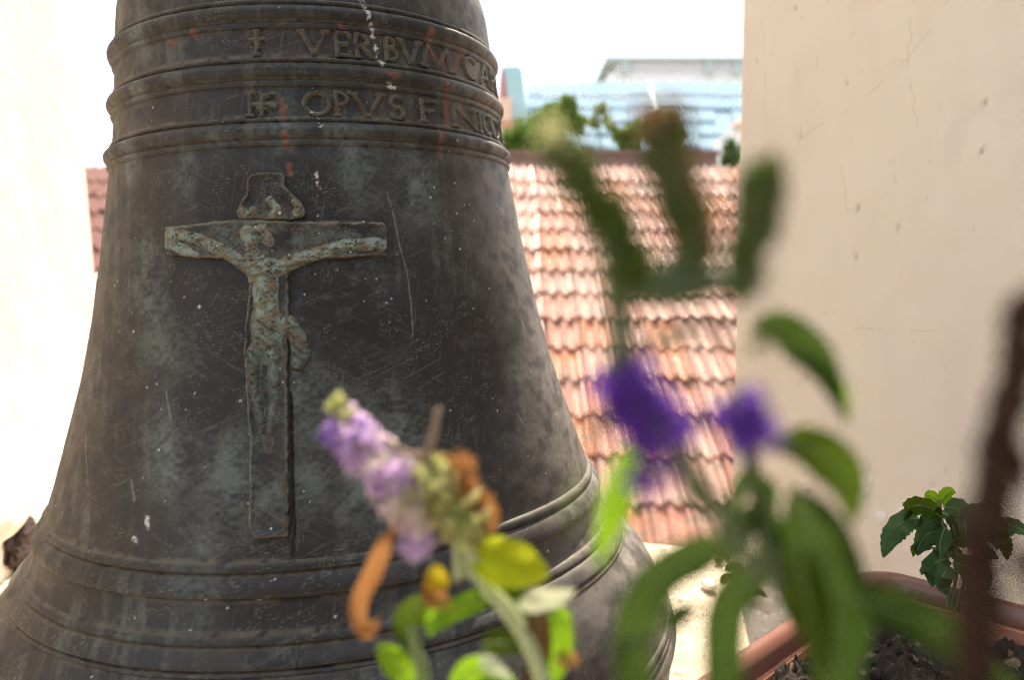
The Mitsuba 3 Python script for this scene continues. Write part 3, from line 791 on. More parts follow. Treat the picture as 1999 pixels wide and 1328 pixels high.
# the long house with a pale roof of metal sheets
Zr0, Zr1 = 15.0, 19.0
rp = lambda u, v: at(1028 + (1462 - 1028) * u, 318 - (318 - 160) * v, Zr0 + (Zr1 - Zr0) * v)
U_, V_ = 13, 6
for i in range(U_):
    for j in range(V_):
        u = np.linspace(i / U_ + .0008, (i + 1) / U_ - .0008, 19)
        vv_ = np.array([j / V_ - (0.012 if j else 0), (j + 1) / V_])
        P = np.array([[rp(a_, b_) for b_ in vv_] for a_ in u])
        nn = np.cross(P[-1, 0] - P[0, 0], P[0, 1] - P[0, 0])
        nn /= np.linalg.norm(nn)
        nn = nn if nn[2] > 0 else -nn
        wave = 0.035 * np.sin(np.arange(19) * np.pi / 3)
        P = P + nn * wave[:, None, None] + nn * np.array([0.05, 0.0])[None, :, None] + nn * rng.normal(0, .012)
        top_ = P.reshape(-1, 3)
        f = grid_faces(19, 2)
        m = trimesh.Trimesh(np.vstack([top_, top_ - nn * 0.012]), np.vstack([f, f[:, ::-1] + 38]), process=False)
        put('sheet_roofed_house__roof__panel', m, 'pale_sheet_material', smooth=40)
P = [rp(0, 0), rp(1, 0), rp(1, 1), rp(0, 1)]
back = np.array([0, 0, -.3])
m = trimesh.Trimesh(np.array([p + back for p in P] + [p + back * 1.3 for p in P]), [[0, 1, 2], [0, 2, 3], [4, 6, 5], [4, 7, 6]] + [q for i in range(4) for q in ([i, (i + 1) % 4, 4 + (i + 1) % 4], [i, 4 + (i + 1) % 4, 4 + i])], process=False)
put('sheet_roofed_house__roof', m, 'slate_slab_material')
hip = tube([rp(.55, .98), rp(.565, .8), rp(.585, .62), rp(.60, .55)], 0.06, 8)
put('sheet_roofed_house__roof__valley_gutter', hip, 'teal_sheet_material', smooth=True)
prism(1034, 1462, 318, 520, Zr0 + .2, 4.5, 'sheet_roofed_house__wall', 'white_wall_material')
tag('sheet_roofed_house', 'long house under a pale bluish roof of metal sheets, behind the shrubs', 'house')

# the flat-roofed pavilion above it
prism(1183, 1470, 111, 116, 21.0, 4.0, 'roof_terrace_pavilion__roof_slab', 'slate_slab_material')
prism(1206, 1470, 116, 141, 21.15, 2.5, 'roof_terrace_pavilion__wall', 'shaded_wall_material')
for px in (1222, 1386, 1440):
    prism(px - 7, px + 7, 116, 144, 21.05, 0.2, 'roof_terrace_pavilion__post', 'slate_slab_material')
prism(1190, 1470, 141, 300, 21.2, 3.2, 'roof_terrace_pavilion__parapet', 'white_wall_material')
tag('roof_terrace_pavilion', 'flat-roofed pavilion with a shaded wall under its slab, highest of the buildings', 'building')

# the turret beside the bell
t0, t1, t2 = at(984, 135, 16.0), at(1015, 135, 16.0), at(980, 135, 17.6)
bot = [at(997, 232, 15.9), at(1026, 232, 15.9), at(974, 232, 17.2), at(1020, 232, 18.5)]
tops = [at(984, 134, 16.2), at(1014, 134, 16.2), at(982, 134, 17.0), at(1010, 134, 17.4)]
q = np.array(bot + tops)
def face(ids):
    p = q[ids]
    c = q.mean(0)
    nn = np.cross(p[1] - p[0], p[2] - p[0])
    nn /= np.linalg.norm(nn)
    if nn @ (p.mean(0) - c) < 0:
        nn = -nn
    m = trimesh.Trimesh(np.vstack([p, p + nn * .05]), [[0, 1, 2], [0, 2, 3], [4, 6, 5], [4, 7, 6]] + [k for i in range(4) for k in ([i, (i + 1) % 4, 4 + (i + 1) % 4], [i, 4 + (i + 1) % 4, 4 + i])], process=False)
    m.fix_normals()
    return m
put('turret__sheet_roof', face([0, 1, 5, 4]), 'teal_sheet_material')
put('turret__sheet_roof', face([1, 3, 7, 5]), 'teal_sheet_material')
put('turret__tile_roof', face([2, 0, 4, 6]), 'red_tile_material')
put('turret__tile_roof', face([3, 2, 6, 7]), 'red_tile_material')
put('turret__roof_cap', face([4, 5, 7, 6]), 'teal_sheet_material')
prism(973, 1020, 232, 420, 16.0, 2.0, 'turret__wall', 'peach_wall_material')
prism(972, 999, 190, 234, 15.5, .5, 'turret__gable', 'peach_wall_material')
labels['turret__tile_roof'] = labels['turret__tile_roof_001'] = {'label': 'red tiled side of the turret roof'}
tag('turret', 'steep narrow turret with one teal and one red side, close beside the bell', 'tower')

# corner of a brick red roof beside the right pier
a0 = at(1418, 247, 12.0)
m = trimesh.Trimesh([at(1417, 247, 12), at(1500, 215, 12), at(1500, 247, 12), at(1430, 240, 13.5), at(1510, 205, 13.5), at(1510, 240, 13.5)], [[0, 1, 2], [3, 5, 4], [0, 3, 4], [0, 4, 1], [1, 4, 5], [1, 5, 2], [0, 2, 5], [0, 5, 3]], process=False)
m.fix_normals()
put('outbuilding__roof', m, 'peach_wall_material')
prism(1436, 1500, 247, 420, 12.1, 1.3, 'outbuilding__wall', 'white_wall_material')
tag('outbuilding', 'small outbuilding with an orange roof corner just beside the cracked pier', 'building')

# shrubs and saplings behind the wall
for i, (a, b) in enumerate([((.10, .17, .04), (.20, .28, .07)), ((.06, .12, .035), (.13, .20, .06)), ((.17, .20, .04), (.28, .31, .08))]):
    def leafcol(p, n, uv, a=a, b=b):
        return mix(a, b, noise(p.x * 9, p.y * 9, p.z * 9))
    thin(f'shrub_leaf_material_{i}', proc(leafcol), 0.9, 0.5)
principled('bark_material', (.12, .085, .06), 0.9)


def leaf_cloud(centres, radii, n, size, seed):
    r = np.random.default_rng(seed)
    v, f = [], []
    for k in range(n):
        i = r.integers(len(centres))
        d = r.normal(size=3)
        d /= np.linalg.norm(d)
        c = centres[i] + d * radii[i] * r.random() ** 0.45
        a = r.normal(size=3)
        a[2] -= .3
        a /= np.linalg.norm(a)
        b = np.cross(a, r.normal(size=3))
        b /= np.linalg.norm(b)
        L, w = size * r.uniform(.7, 1.3), size * .3
        nn = np.cross(a, b)
        p = [c, c + a * L * .45 + b * w + nn * w * .3, c + a * L, c + a * L * .45 - b * w + nn * w * .3, c + a * L * .5]
        o = len(v)
        v += p
        f += [[o, o + 1, o + 4], [o + 1, o + 2, o + 4], [o + 2, o + 3, o + 4], [o + 3, o, o + 4]]
    return trimesh.Trimesh(v, f, process=False)


def shrub(key, blobs, Z, n, size, mat, stems, seed, label, cat='shrub'):
    c = np.array([at(x, y, Z + dz) for x, y, r, dz in blobs])
    rad = np.array([r / FOCAL * Z for x, y, r, dz in blobs])
    put(f'{key}__crown', leaf_cloud(c, rad, n, size, seed), f'shrub_leaf_material_{mat}')
    for s in stems:
        put(f'{key}__trunk', tube(spline([at(x, y, Z) for x, y in s[0]], 9), np.linspace(s[1], s[1] * .5, 9), 7, .3, seed), 'bark_material', smooth=True)
    tag(key, label, cat)


shrub('shrub', [(1020, 265, 34, 0), (1055, 245, 34, .2), (1090, 232, 30, 0), (1108, 205, 16, 0), (1122, 240, 24, .2), (1040, 275, 34, -.1), (1000, 275, 26, .1), (1078, 218, 18, .1)], 10.6, 3200, .085, 0, [([(1060, 380), (1058, 300), (1060, 250)], .03), ([(1090, 380), (1096, 290), (1104, 215)], .02)], 1,
      'bushy sunlit green shrub next to the bell, above the dark wall')
shrub('sapling', [(1168, 218, 13, 0), (1160, 240, 10, 0), (1182, 232, 10, .1), (1176, 212, 8, 0), (1196, 250, 9, 0)], 10.4, 230, .08, 2, [([(1172, 380), (1172, 300), (1170, 215)], .018)], 2, 'thin sapling with a sparse yellowish crown between the two shrubs', 'tree')
shrub('shrub_with_yellow_leaves', [(1235, 262, 24, 0), (1215, 270, 18, 0), (1260, 250, 22, .2), (1290, 240, 26, .3), (1310, 262, 22, .2), (1232, 285, 22, 0)], 10.5, 1500, .085, 0, [([(1240, 380), (1240, 300), (1245, 255)], .022)], 3, 'yellowish green shrub behind the budding plant, above the dark wall')
shrub('young_tree', [(1425, 285, 14, 0), (1418, 310, 12, 0), (1432, 325, 14, .1), (1440, 300, 14, 0)], 10.2, 420, .08, 1, [([(1430, 400), (1430, 320), (1428, 280)], .02)], 4, 'small dark green young tree squeezed against the right pier', 'tree')

# ------------------------------------------------------------------ pots
def pot_color(p, n, uv):
    c = mix((.30, .115, .07), (.40, .17, .11), fbm(p.x * 30, p.y * 30, p.z * 30, 3))
    return mix(c, (.50, .40, .34), smoothstep(.6, .8, fbm(p.x * 50 + 4, p.y * 50, p.z * 50, 3)) * .5)


principled('terracotta_material', proc(pot_color), 0.6)
principled('pink_pot_material', (.17, .075, .055), 0.28, specular=0.5)


def soil_color(p, n, uv):
    c = mix((.010, .007, .005), (.032, .022, .015), fbm(p.x * 120, p.y * 120, p.z * 120, 3))
    return mix(c, (.20, .15, .10), smoothstep(.78, .86, noise(p.x * 110, p.y * 110, p.z * 110)) * .8)


principled('soil_material', proc(soil_color), 0.9)
LATHE = 72


def lathe(profile, key, bsdf, pos, smooth=35):
    p = np.array(profile)
    ang = np.arange(LATHE) * 2 * np.pi / LATHE
    v = np.stack([np.cos(ang)[None] * p[:, :1], np.sin(ang)[None] * p[:, :1], np.repeat(p[:, 1:], LATHE, 1)], -1).reshape(-1, 3) + np.asarray(pos)
    f = []
    for i in range(len(p) - 1):
        j = np.arange(LATHE)
        k = (j + 1) % LATHE
        f += [np.stack([i * LATHE + j, i * LATHE + k, (i + 1) * LATHE + k], -1), np.stack([i * LATHE + j, (i + 1) * LATHE + k, (i + 1) * LATHE + j], -1)]
    return put(key, trimesh.Trimesh(v, np.vstack(f), process=False), bsdf, smooth=smooth)


def soil(pos, R, z, seed):
    n = 60
    u = np.linspace(-R, R, n)
    x, y = np.meshgrid(u, u, indexing='ij')
    p = np.stack([x, y, 0 * x], -1) + seed
    h = (meshkit.fbm(p * 60, 4, seed) - .5) * .03 + (meshkit.fbm(p * 220, 3, seed + 1) - .5) * .012
    f = grid_faces(n, n)
    ok = (np.hypot(x, y) < R).ravel()
    f = f[ok[f].all(1)]
    m = trimesh.Trimesh(np.stack([x, y, h + z], -1).reshape(-1, 3) + np.array([pos[0], pos[1], 0]), f, process=False)
    lumps = []
    r = np.random.default_rng(seed)
    for _ in range(70):
        a, q = r.uniform(0, 6.28), R * .93 * math.sqrt(r.random())
        c = trimesh.creation.icosphere(1, r.uniform(.0025, .008))
        c.vertices *= r.uniform(.6, 1.3, 3)
        c.vertices += r.normal(0, .0008, c.vertices.shape) + [pos[0] + q * math.cos(a), pos[1] + q * math.sin(a), z + .004 + r.uniform(0, .006)]
        lumps.append(c)
    return put('potting_soil', join([m] + lumps), 'soil_material')


def pot(px, py, d, R, label, bsdf, wall=.007):
    c = at(px, py, d)
    h = c[2]
    b = R * .68
    lathe([(0.001, .003), (b, .003), (b + .004, .01), (R - .012, h - .042), (R - .011, h - .034), (R - .001, h - .032), (R, h - .028), (R, h - .004), (R - .003, h), (R - wall, h), (R - wall - .002, h - .004), (R - wall - .006, h - .05), (b - wall, .012), (.001, .012)], f'{bsdf[1]}__body', bsdf[0], (c[0], c[1], 0))
    return c, h


U_DIR, F_DIR = np.array([.881, .474]), np.array([.474, -.881])
H_PL = 0.152
CORNER = np.array([0.448, -0.242])


def planter_outline(inset, radius_, n=9):
    a = CORNER - (U_DIR - F_DIR) * inset
    b = CORNER + F_DIR * 0.30 - (U_DIR + F_DIR) * inset
    c = CORNER + F_DIR * 0.30 - U_DIR * 0.36 + (U_DIR - F_DIR) * inset
    d = CORNER - U_DIR * 0.36 + (U_DIR + F_DIR) * inset
    out = []
    for q, e1, e2 in ((a, -U_DIR, F_DIR), (b, -F_DIR, -U_DIR), (c, U_DIR, -F_DIR), (d, F_DIR, U_DIR)):
        for k in range(n):
            t = math.pi / 2 * k / (n - 1)
            out.append(q + radius_ * (e1 * (1 - math.sin(t)) + e2 * (1 - math.cos(t))))
    return np.array(out)


def rings_mesh(levels, cap=True):
    vv, n = [], len(levels[0][0])
    for o, z in levels:
        vv.append(np.c_[o, np.full(n, z)])
    f = []
    for k in range(len(levels) - 1):
        for i in range(n):
            j = (i + 1) % n
            f += [[k * n + i, (k + 1) * n + i, (k + 1) * n + j], [k * n + i, (k + 1) * n + j, k * n + j]]
    m = trimesh.Trimesh(np.vstack(vv), f, process=False)
    m.fix_normals()
    return m


PO = planter_outline
put('planter_box__body', rings_mesh([(PO(.04, .03), .004), (PO(.038, .03), .003), (PO(.034, .03), .006), (PO(.014, .026), H_PL - .03), (PO(.013, .026), H_PL - .012), (PO(.020, .024), H_PL - .014), (PO(.024, .024), H_PL - .05)]), 'terracotta_material', smooth=35)
put('planter_box__rim', rings_mesh([(PO(.0135, .026), H_PL - .030), (PO(.004, .027), H_PL - .030), (PO(.0, .028), H_PL - .027), (PO(-.001, .028), H_PL - .006), (PO(.002, .027), H_PL), (PO(.0075, .026), H_PL + .003), (PO(.013, .025), H_PL + .001), (PO(.016, .024), H_PL - .004), (PO(.017, .024), H_PL - .012)]), 'pink_pot_material', smooth=40)
tag('planter_box', 'orange terracotta planter box standing along the foot of the cracked pier', 'planter')
n = 130
u = np.linspace(0, 1, n)
gx, gy = np.meshgrid(u, u, indexing='ij')
xy = (CORNER - (U_DIR - F_DIR) * .021)[None, None] - gx[..., None] * U_DIR * .318 + gy[..., None] * F_DIR * .258
p = np.concatenate([xy, 0 * xy[..., :1]], -1)
hz = (meshkit.fbm(p * 50, 4, 3) - .5) * .036 + (meshkit.fbm(p * 200, 3, 4) - .5) * .014 + H_PL - .022
meshes = [trimesh.Trimesh(np.concatenate([xy, hz[..., None]], -1).reshape(-1, 3), grid_faces(n, n), process=False)]
r = np.random.default_rng(31)
for _ in range(420):
    i, j = r.integers(3, n - 3, 2)
    c = trimesh.creation.icosphere(1, r.uniform(.001, .0042))
    c.vertices *= r.uniform(.5, 1.5, 3)
    c.vertices += r.normal(0, .0005, c.vertices.shape) + [*xy[i, j], hz[i, j] + .001]
    meshes.append(c)
k = put('potting_soil', join(meshes), 'soil_material')
tag(k, 'dark crumbly potting soil with pale bits in the planter box by the pier', 'soil', kind='stuff')
c3 = at(985, 1560, 0.25)
c3[2] = 0.12
lathe([(0.001, .003), (.05, .003), (.054, .01), (.066, .08), (.0675, .085), (.075, .087), (.075, .117), (.072, .12), (.067, .12), (.065, .117), (.062, .08), (.045, .012), (.001, .012)], 'small_flower_pot__body', 'terracotta_material', (c3[0], c3[1], 0))
tag('small_flower_pot', 'terracotta pot just below the picture that holds the lilac flower spike', 'pot')
k = soil(c3, 0.06, 0.10, 15)
tag(k, 'dark potting soil in the pot below the lilac flower spike', 'soil', kind='stuff')

# ------------------------------------------------------------------ leaves, stems and flowers
def leaf_mat(key, a, b, trans=1.0, rough=0.45, s=120.0):
    def fn(p, n, uv, a=a, b=b, s=s):
        return mix(a, b, fbm(p.x * s, p.y * s, p.z * s, 2))
    return thin(key, proc(fn), trans, rough)


leaf_mat('lime_leaf', (.42, .55, .02), (.58, .66, .04), 1.8)
leaf_mat('bright_leaf', (.16, .34, .012), (.24, .42, .02), 1.4)
leaf_mat('green_leaf', (.050, .095, .010), (.085, .13, .012), 1.2)
leaf_mat('dark_leaf', (.026, .058, .012), (.062, .105, .020), 1.2)
leaf_mat('sunlit_pale_leaf', (.48, .55, .38), (.58, .63, .46), 0.7, 0.3)  # pale tone stands for sun glare painted on the blade
leaf_mat('yellow_leaf', (.52, .46, .02), (.62, .50, .04), 1.3)
leaf_mat('withered_leaf', (.30, .13, .045), (.46, .24, .09), 1.0)
leaf_mat('brown_leaf', (.085, .042, .022), (.13, .065, .035), 0.4)
leaf_mat('mint_leaf', (.055, .12, .045), (.10, .19, .08), 0.9, 0.35, 60)
leaf_mat('dead_leaf', (.030, .018, .012), (.055, .032, .022), 0.2)
leaf_mat('violet_petal', (.18, .065, .48), (.25, .105, .58), 1.2, 0.5)
leaf_mat('lilac_petal', (.58, .38, .74), (.74, .62, .82), 1.5, 0.5)
leaf_mat('faded_petal', (.70, .60, .60), (.84, .78, .76), 1.6, 0.5)
leaf_mat('bud_scale', (.30, .36, .10), (.52, .54, .28), 1.0, 0.6)
leaf_mat('pale_bud', (.62, .64, .34), (.80, .80, .60), 1.8, 0.4)
leaf_mat('dry_bud_scale', (.48, .34, .22), (.58, .45, .30), 1.4, 0.6)
leaf_mat('dark_bud_scale', (.21, .28, .11), (.30, .37, .16), 1.5, 0.6)
principled('midrib_green', (.14, .20, .06), 0.5)
principled('green_stem', (.13, .19, .06), 0.6)
principled('pale_stem', (.34, .40, .20), 0.6)
principled('dark_stem', (.055, .085, .028), 0.6)
principled('dry_stem', (.24, .17, .12), 0.8)
principled('woody_stem', (.034, .019, .013), 0.95, specular=0.1)


def P3(pts, d):
    return np.array([at(p[0], p[1], p[2] if len(p) > 2 else d) for p in pts])


def leaf(pts, d, width, roll=0.0, cup=0.18, n=15, shape='lance', teeth=0, curl=0.0, seed=0):
    """A blade along the centreline: width in picture pixels at depth d; roll turns it about its midrib, cup folds its halves up."""
    c = spline(P3(pts, d), n)
    t = np.gradient(c, axis=0)
    t /= np.linalg.norm(t, axis=1, keepdims=True)
    view = (c - EYE) / np.linalg.norm(c - EYE, axis=1, keepdims=True)
    lat = np.cross(t, view)
    lat /= np.linalg.norm(lat, axis=1, keepdims=True)
    nrm = np.cross(lat, t)
    s = np.linspace(0, 1, n)
    prof = {'lance': np.sin(np.pi * s ** 0.8) ** 0.85, 'oval': np.sin(np.pi * s ** 0.7) ** 0.7, 'strap': np.minimum(1, 6 * s) * np.minimum(1, 5 * (1 - s)) ** .7}[shape]
    w = width / FOCAL * d * 0.5 * np.maximum(prof, 0.02)
    ra = roll + curl * (s - .5)
    la = lat * np.cos(ra)[:, None] + nrm * np.sin(ra)[:, None]
    na = -lat * np.sin(ra)[:, None] + nrm * np.cos(ra)[:, None]
    cols, r = [], np.random.default_rng(seed)
    for q in (-1, -.62, -.28, 0, .28, .62, 1):
        ww = w * abs(q) * (1 + (teeth * .07 * ((np.arange(n) % 2) * 2 - 1) if abs(q) == 1 and teeth else 0))
        cols.append(c + la * (np.sign(q) * ww)[:, None] - na * (w * cup * (abs(q) ** 1.4) * 1.6)[:, None] + na * (w * .08 * r.normal(size=n))[:, None] * (abs(q) > .5))
    v = np.stack(cols, 1)
    return trimesh.Trimesh(v.reshape(-1, 3), grid_faces(n, 7), process=False)


def stem(pts, d, w0, w1, n=14, rough=.15):
    c = spline(P3(pts, d), n)
    dd = d
    return tube(c, np.linspace(w0, w1, n) / FOCAL * dd * .5, 9, rough, 3)


def floret(size, r, open_=1.0):
    """A small four-lobed trumpet flower along +z."""
    v, f = [], []
    k = 6
    for ring_, (rad, z) in enumerate([(.10, 0), (.12, .6), (.2, .95)]):
        for j in range(k):
            a = 2 * math.pi * j / k
            v.append((rad * math.cos(a), rad * math.sin(a), z))
    for i in range(2):
        for j in range(k):
            jj = (j + 1) % k
            f += [[i * k + j, i * k + jj, (i + 1) * k + jj], [i * k + j, (i + 1) * k + jj, (i + 1) * k + j]]
    for j in range(4):
        a = math.pi / 2 * j + r.uniform(-.2, .2)
        ca, sa = math.cos(a), math.sin(a)
        o = len(v)
        for rad, off, z in ((.16, 0, .93), (.42 * open_, -.2, 1.02), (.42 * open_, .2, 1.02), (.62 * open_, 0, .98 + r.uniform(-.1, .15))):
            v.append((rad * ca - off * sa, rad * sa + off * ca, z))
        f += [[o, o + 1, o + 3], [o, o + 3, o + 2]]
    return np.array(v) * size, np.array(f)


def bud(size, r):
    v = np.array([(0, 0, 0), (.28, 0, .5), (0, .28, .5), (-.28, 0, .5), (0, -.28, .5), (0, 0, 1.05)]) * size
    f = np.array([[0, 2, 1], [0, 3, 2], [0, 4, 3], [0, 1, 4], [5, 1, 2], [5, 2, 3], [5, 3, 4], [5, 4, 1]])
    return v, f


def spike(pts, d, width, n, size, kind, seed, taper=(1, 1), up=0.4):
    """Many florets or buds round an axis; width in picture pixels."""
    r = np.random.default_rng(seed)
    c = spline(P3(pts, d), 60)
    t = np.gradient(c, axis=0)
    t /= np.linalg.norm(t, axis=1, keepdims=True)
    V, Fc, o = [], [], 0
    R = width / FOCAL * d * .5
    for i in range(n):
        s = r.random()
        j = int(s * 59)
        ax = t[j]
        side = np.cross(ax, r.normal(size=3))
        side /= np.linalg.norm(side)
        z = side + ax * up
        z /= np.linalg.norm(z)
        x = np.cross(z, r.normal(size=3))
        x /= np.linalg.norm(x)
        M = np.stack([x, np.cross(z, x), z], 1)
        v, f = floret(size * r.uniform(.75, 1.2), r) if kind == 'floret' else bud(size * r.uniform(.7, 1.3), r)
        tp = (taper[0] + (taper[1] - taper[0]) * s) * (math.sqrt(max(0.03, 1 - ((s - .78) / .22) ** 2)) if s > .78 else 1)
        p = c[j] + side * max(R * tp - size * .8, R * .12) * r.uniform(.35, 1.0)
        V.append(v @ M.T + p)
        Fc.append(f + o)
        o += len(v)
    return trimesh.Trimesh(np.vstack(V), np.vstack(Fc), process=False)


def core(pts, d, width, taper=(1, 1)):
    c = spline(P3(pts, d), 16)
    e = np.linspace(0, 1, 16)
    return tube(c, np.linspace(taper[0], taper[1], 16) * np.sqrt(np.maximum(.05, 1 - (np.maximum(0, e - .75) / .25) ** 2)) * width / FOCAL * d * .5, 10, .4, 5)


def L(holder, name, mat, *a, **k):
    key = put(f'{holder}__{name}', leaf(*a, **k), mat, smooth=True)
    if name == 'leaf' and mat not in ('sunlit_pale_leaf', 'yellow_leaf', 'lime_leaf'):
        pts, d, width = a[0], a[1], a[2]
        c = spline(P3(pts, d), 15)
        c = c - (c - EYE) * (width / FOCAL * .012)
        put(f'{key}__midrib', tube(c, np.linspace(.045, .012, 15) * width / FOCAL * d, 6), 'midrib_green', smooth=True)
    return key


# -- the plant with the sunlit lilac spike
A = 'butterfly_bush'
DA = 0.235
put(f'{A}__stem', stem([(1120, 1560), (1062, 1340), (1030, 1255), (985, 1185), (952, 1150), (925, 1095), (895, 1035), (855, 970), (800, 925), (740, 865), (655, 795)], DA, 40, 12, 34), 'pale_stem', smooth=True)
put(f'{A}__stem', stem([(860, 1560), (830, 1340), (812, 1270), (806, 1225)], DA, 30, 22, 14), 'green_stem', smooth=True)
put(f'{A}__stem', stem([(895, 1130), (893, 1085), (888, 1040)], DA, 20, 14), 'pale_stem', smooth=True)
ax1 = [(800, 985), (770, 940), (720, 880), (672, 832)]
put(f'{A}__flower_spike', core(ax1, DA, 46, (1, .7)), 'bud_scale', smooth=True)
put(f'{A}__flower_spike__florets', spike(ax1, DA, 96, 64, .0058, 'floret', 1, (1.0, .85)), 'lilac_petal')
put(f'{A}__flower_spike__fading_florets', spike([(850, 1035), (790, 960), (715, 875)], DA, 108, 54, .0054, 'floret', 2), 'faded_petal')
put(f'{A}__flower_spike__violet_florets', spike([(705, 890), (680, 850), (660, 860)], DA, 66, 26, .0054, 'floret', 8), 'violet_petal')
put(f'{A}__flower_spike__tip', spike([(690, 840), (668, 808), (650, 782)], DA, 36, 70, .0034, 'bud', 3, (1.1, .55)), 'pale_bud')
axf = [(935, 1050), (890, 995), (850, 950), (815, 915)]
put(f'{A}__faded_spike', core(axf, DA, 60, (.8, .8)), 'bud_scale', smooth=True)
put(f'{A}__faded_spike__seed_buds', spike(axf, DA, 130, 200, .0050, 'bud', 4, (.8, 1)), 'pale_bud')
put(f'{A}__faded_spike__dry_florets', spike([(940, 1010), (915, 950), (890, 905)], DA, 60, 10, .0048, 'floret', 5, (1, .8)), 'withered_leaf')
put(f'{A}__faded_spike__pale_florets', spike([(850, 1045), (810, 1000), (830, 985)], DA, 95, 40, .0048, 'floret', 6), 'faded_petal')
put(f'{A}__faded_spike__violet_florets', spike([(800, 1075), (830, 1085), (790, 1060)], DA, 50, 16, .0046, 'floret', 7), 'lilac_petal')
for nm in ('flower_spike__florets', 'flower_spike__fading_florets', 'flower_spike__violet_florets', 'flower_spike__tip', 'faded_spike__seed_buds', 'faded_spike__dry_florets', 'faded_spike__pale_florets', 'faded_spike__violet_florets'):
    labels[f'{A}__{nm}'] = {'kind': 'stuff'}
L(A, 'leaf', 'bright_leaf', [(960, 1168), (915, 1180), (870, 1202), (832, 1228)], DA, 44, -.3, .1, shape='strap')
L(A, 'leaf', 'sunlit_pale_leaf', [(900, 1090), (930, 1120), (955, 1165)], DA + .002, 40, .2, .1, shape='oval')
L(A, 'leaf', 'lime_leaf', [(915, 1080), (975, 1098), (1030, 1112), (1072, 1126)], DA, 102, .35, .1, shape='oval')
L(A, 'leaf', 'green_leaf', [(925, 1100), (965, 1152), (1010, 1178), (1056, 1160)], DA + .004, 60, .6, .1, shape='oval')
L(A, 'leaf', 'sunlit_pale_leaf', [(1012, 1186), (1050, 1172), (1090, 1164), (1124, 1152)], DA - .004, 56, -.7, .1, shape='oval')
L(A, 'leaf', 'bright_leaf', [(1075, 1180), (1094, 1220), (1092, 1270), (1070, 1350)], DA, 46, .3, .15, shape='strap')
L(A, 'leaf', 'brown_leaf', [(1040, 1190), (1052, 1240), (1048, 1300), (1040, 1380)], DA, 50, .2, .2, shape='strap')
L(A, 'leaf', 'yellow_leaf', [(832, 1122), (850, 1130), (878, 1144)], DA, 52, .1, .1, shape='oval')
L(A, 'withered_leaf', 'withered_leaf', [(832, 1142), (850, 1168), (880, 1186)], DA, 50, .2, .2, shape='oval')
L(A, 'leaf', 'bright_leaf', [(872, 1172), (848, 1205), (838, 1244)], DA, 38, .2, .1)
L(A, 'leaf', 'green_leaf', [(846, 1164), (806, 1192), (788, 1230), (806, 1275)], DA, 56, .3, .15)
L(A, 'leaf', 'bright_leaf', [(736, 1258), (768, 1292), (790, 1322), (800, 1380)], DA, 54, .1, .1)
L(A, 'leaf', 'bright_leaf', [(885, 1350), (915, 1312), (955, 1306), (1010, 1336)], DA, 56, -.4, .1, shape='oval')
L(A, 'leaf', 'sunlit_pale_leaf', [(935, 1290), (962, 1300), (1000, 1330)], DA - .003, 34, -.4, .1, shape='oval')
L(A, 'leaf', 'green_leaf', [(940, 1260), (985, 1255), (1030, 1275)], DA, 54, .3, .1, shape='oval')
L(A, 'leaf', 'withered_leaf', [(1085, 1280), (1108, 1286), (1130, 1300)], DA, 40, .1, .2, shape='oval')
for q, w in [([(775, 1025), (748, 1065), (724, 1120), (700, 1165), (694, 1205), (706, 1236), (730, 1236), (742, 1206)], 38), ([(868, 885), (886, 925), (915, 975), (950, 1012)], 42), ([(952, 1035), (915, 1052), (880, 1060)], 34), ([(930, 985), (950, 1005), (938, 1040)], 44)]:
    L(A, 'withered_leaf', 'withered_leaf', q, DA, w, .5, .35, n=22, shape='strap', curl=.8)
for q, w in [([(905, 960), (935, 970), (952, 1000)], 18), ([(880, 1010), (930, 1025), (955, 1050)], 16), ([(860, 920), (872, 900), (866, 880)], 15), ([(840, 1120), (832, 1160), (846, 1190)], 18), ([(790, 1010), (768, 1030), (760, 1060)], 16)]:
    L(A, 'withered_leaf', 'withered_leaf', q, DA, w, .5, .35, n=16, shape='strap', curl=1.2)
put(f'{A}__dry_twig', stem([(856, 800), (846, 850), (836, 888), (850, 920)], DA, 16, 18), 'dry_stem', smooth=True)
put(f'{A}__dry_twig', stem([(836, 890), (790, 884), (752, 858)], DA, 17, 10), 'dry_stem', smooth=True)
tag(A, 'sunlit plant with a lilac flower spike and curled brown leaves before the bell', 'plant')

# -- the tall budding plant right in front of the lens
B = 'budding_plant'
DB = 0.118
put(f'{B}__stem', stem([(1660, 1500), (1600, 1280), (1520, 1130), (1484, 1000), (1468, 900), (1462, 830)], .17, 40, 24, 24), 'dark_stem', smooth=True)
put(f'{B}__stem', stem([(1490, 1130), (1400, 1000), (1300, 850), (1225, 720), (1208, 610), (1200, 500), (1195, 440), (1150, 370), (1095, 300)], DB, 44, 62, 34), 'dark_stem', smooth=True)
put(f'{B}__stem', stem([(1215, 520), (1250, 560), (1310, 568), (1380, 553), (1445, 540), (1470, 500)], DB, 74, 54, 24), 'dark_stem', smooth=True)
put(f'{B}__stem', stem([(1262, 562), (1320, 520), (1345, 470), (1330, 410)], DB, 50, 56), 'dark_stem', smooth=True)
sp1 = [(1235, 560), (1212, 470), (1160, 390), (1110, 315), (1082, 275)]
put(f'{B}__bud_spike', core(sp1, DB, 80, (1.1, .6)), 'green_leaf', smooth=True)
put(f'{B}__bud_spike__buds', spike(sp1, DB, 132, 320, .0026, 'bud', 11, (1, .75)), 'dark_bud_scale')
put(f'{B}__bud_spike__dry_buds', spike([(1120, 330), (1080, 270), (1068, 262)], DB, 84, 90, .0026, 'bud', 12), 'pale_bud')
sp2 = [(1366, 520), (1340, 430), (1310, 330), (1284, 222)]
put(f'{B}__bud_spike', core(sp2, DB, 84, (.6, 1)), 'dark_bud_scale', smooth=True)
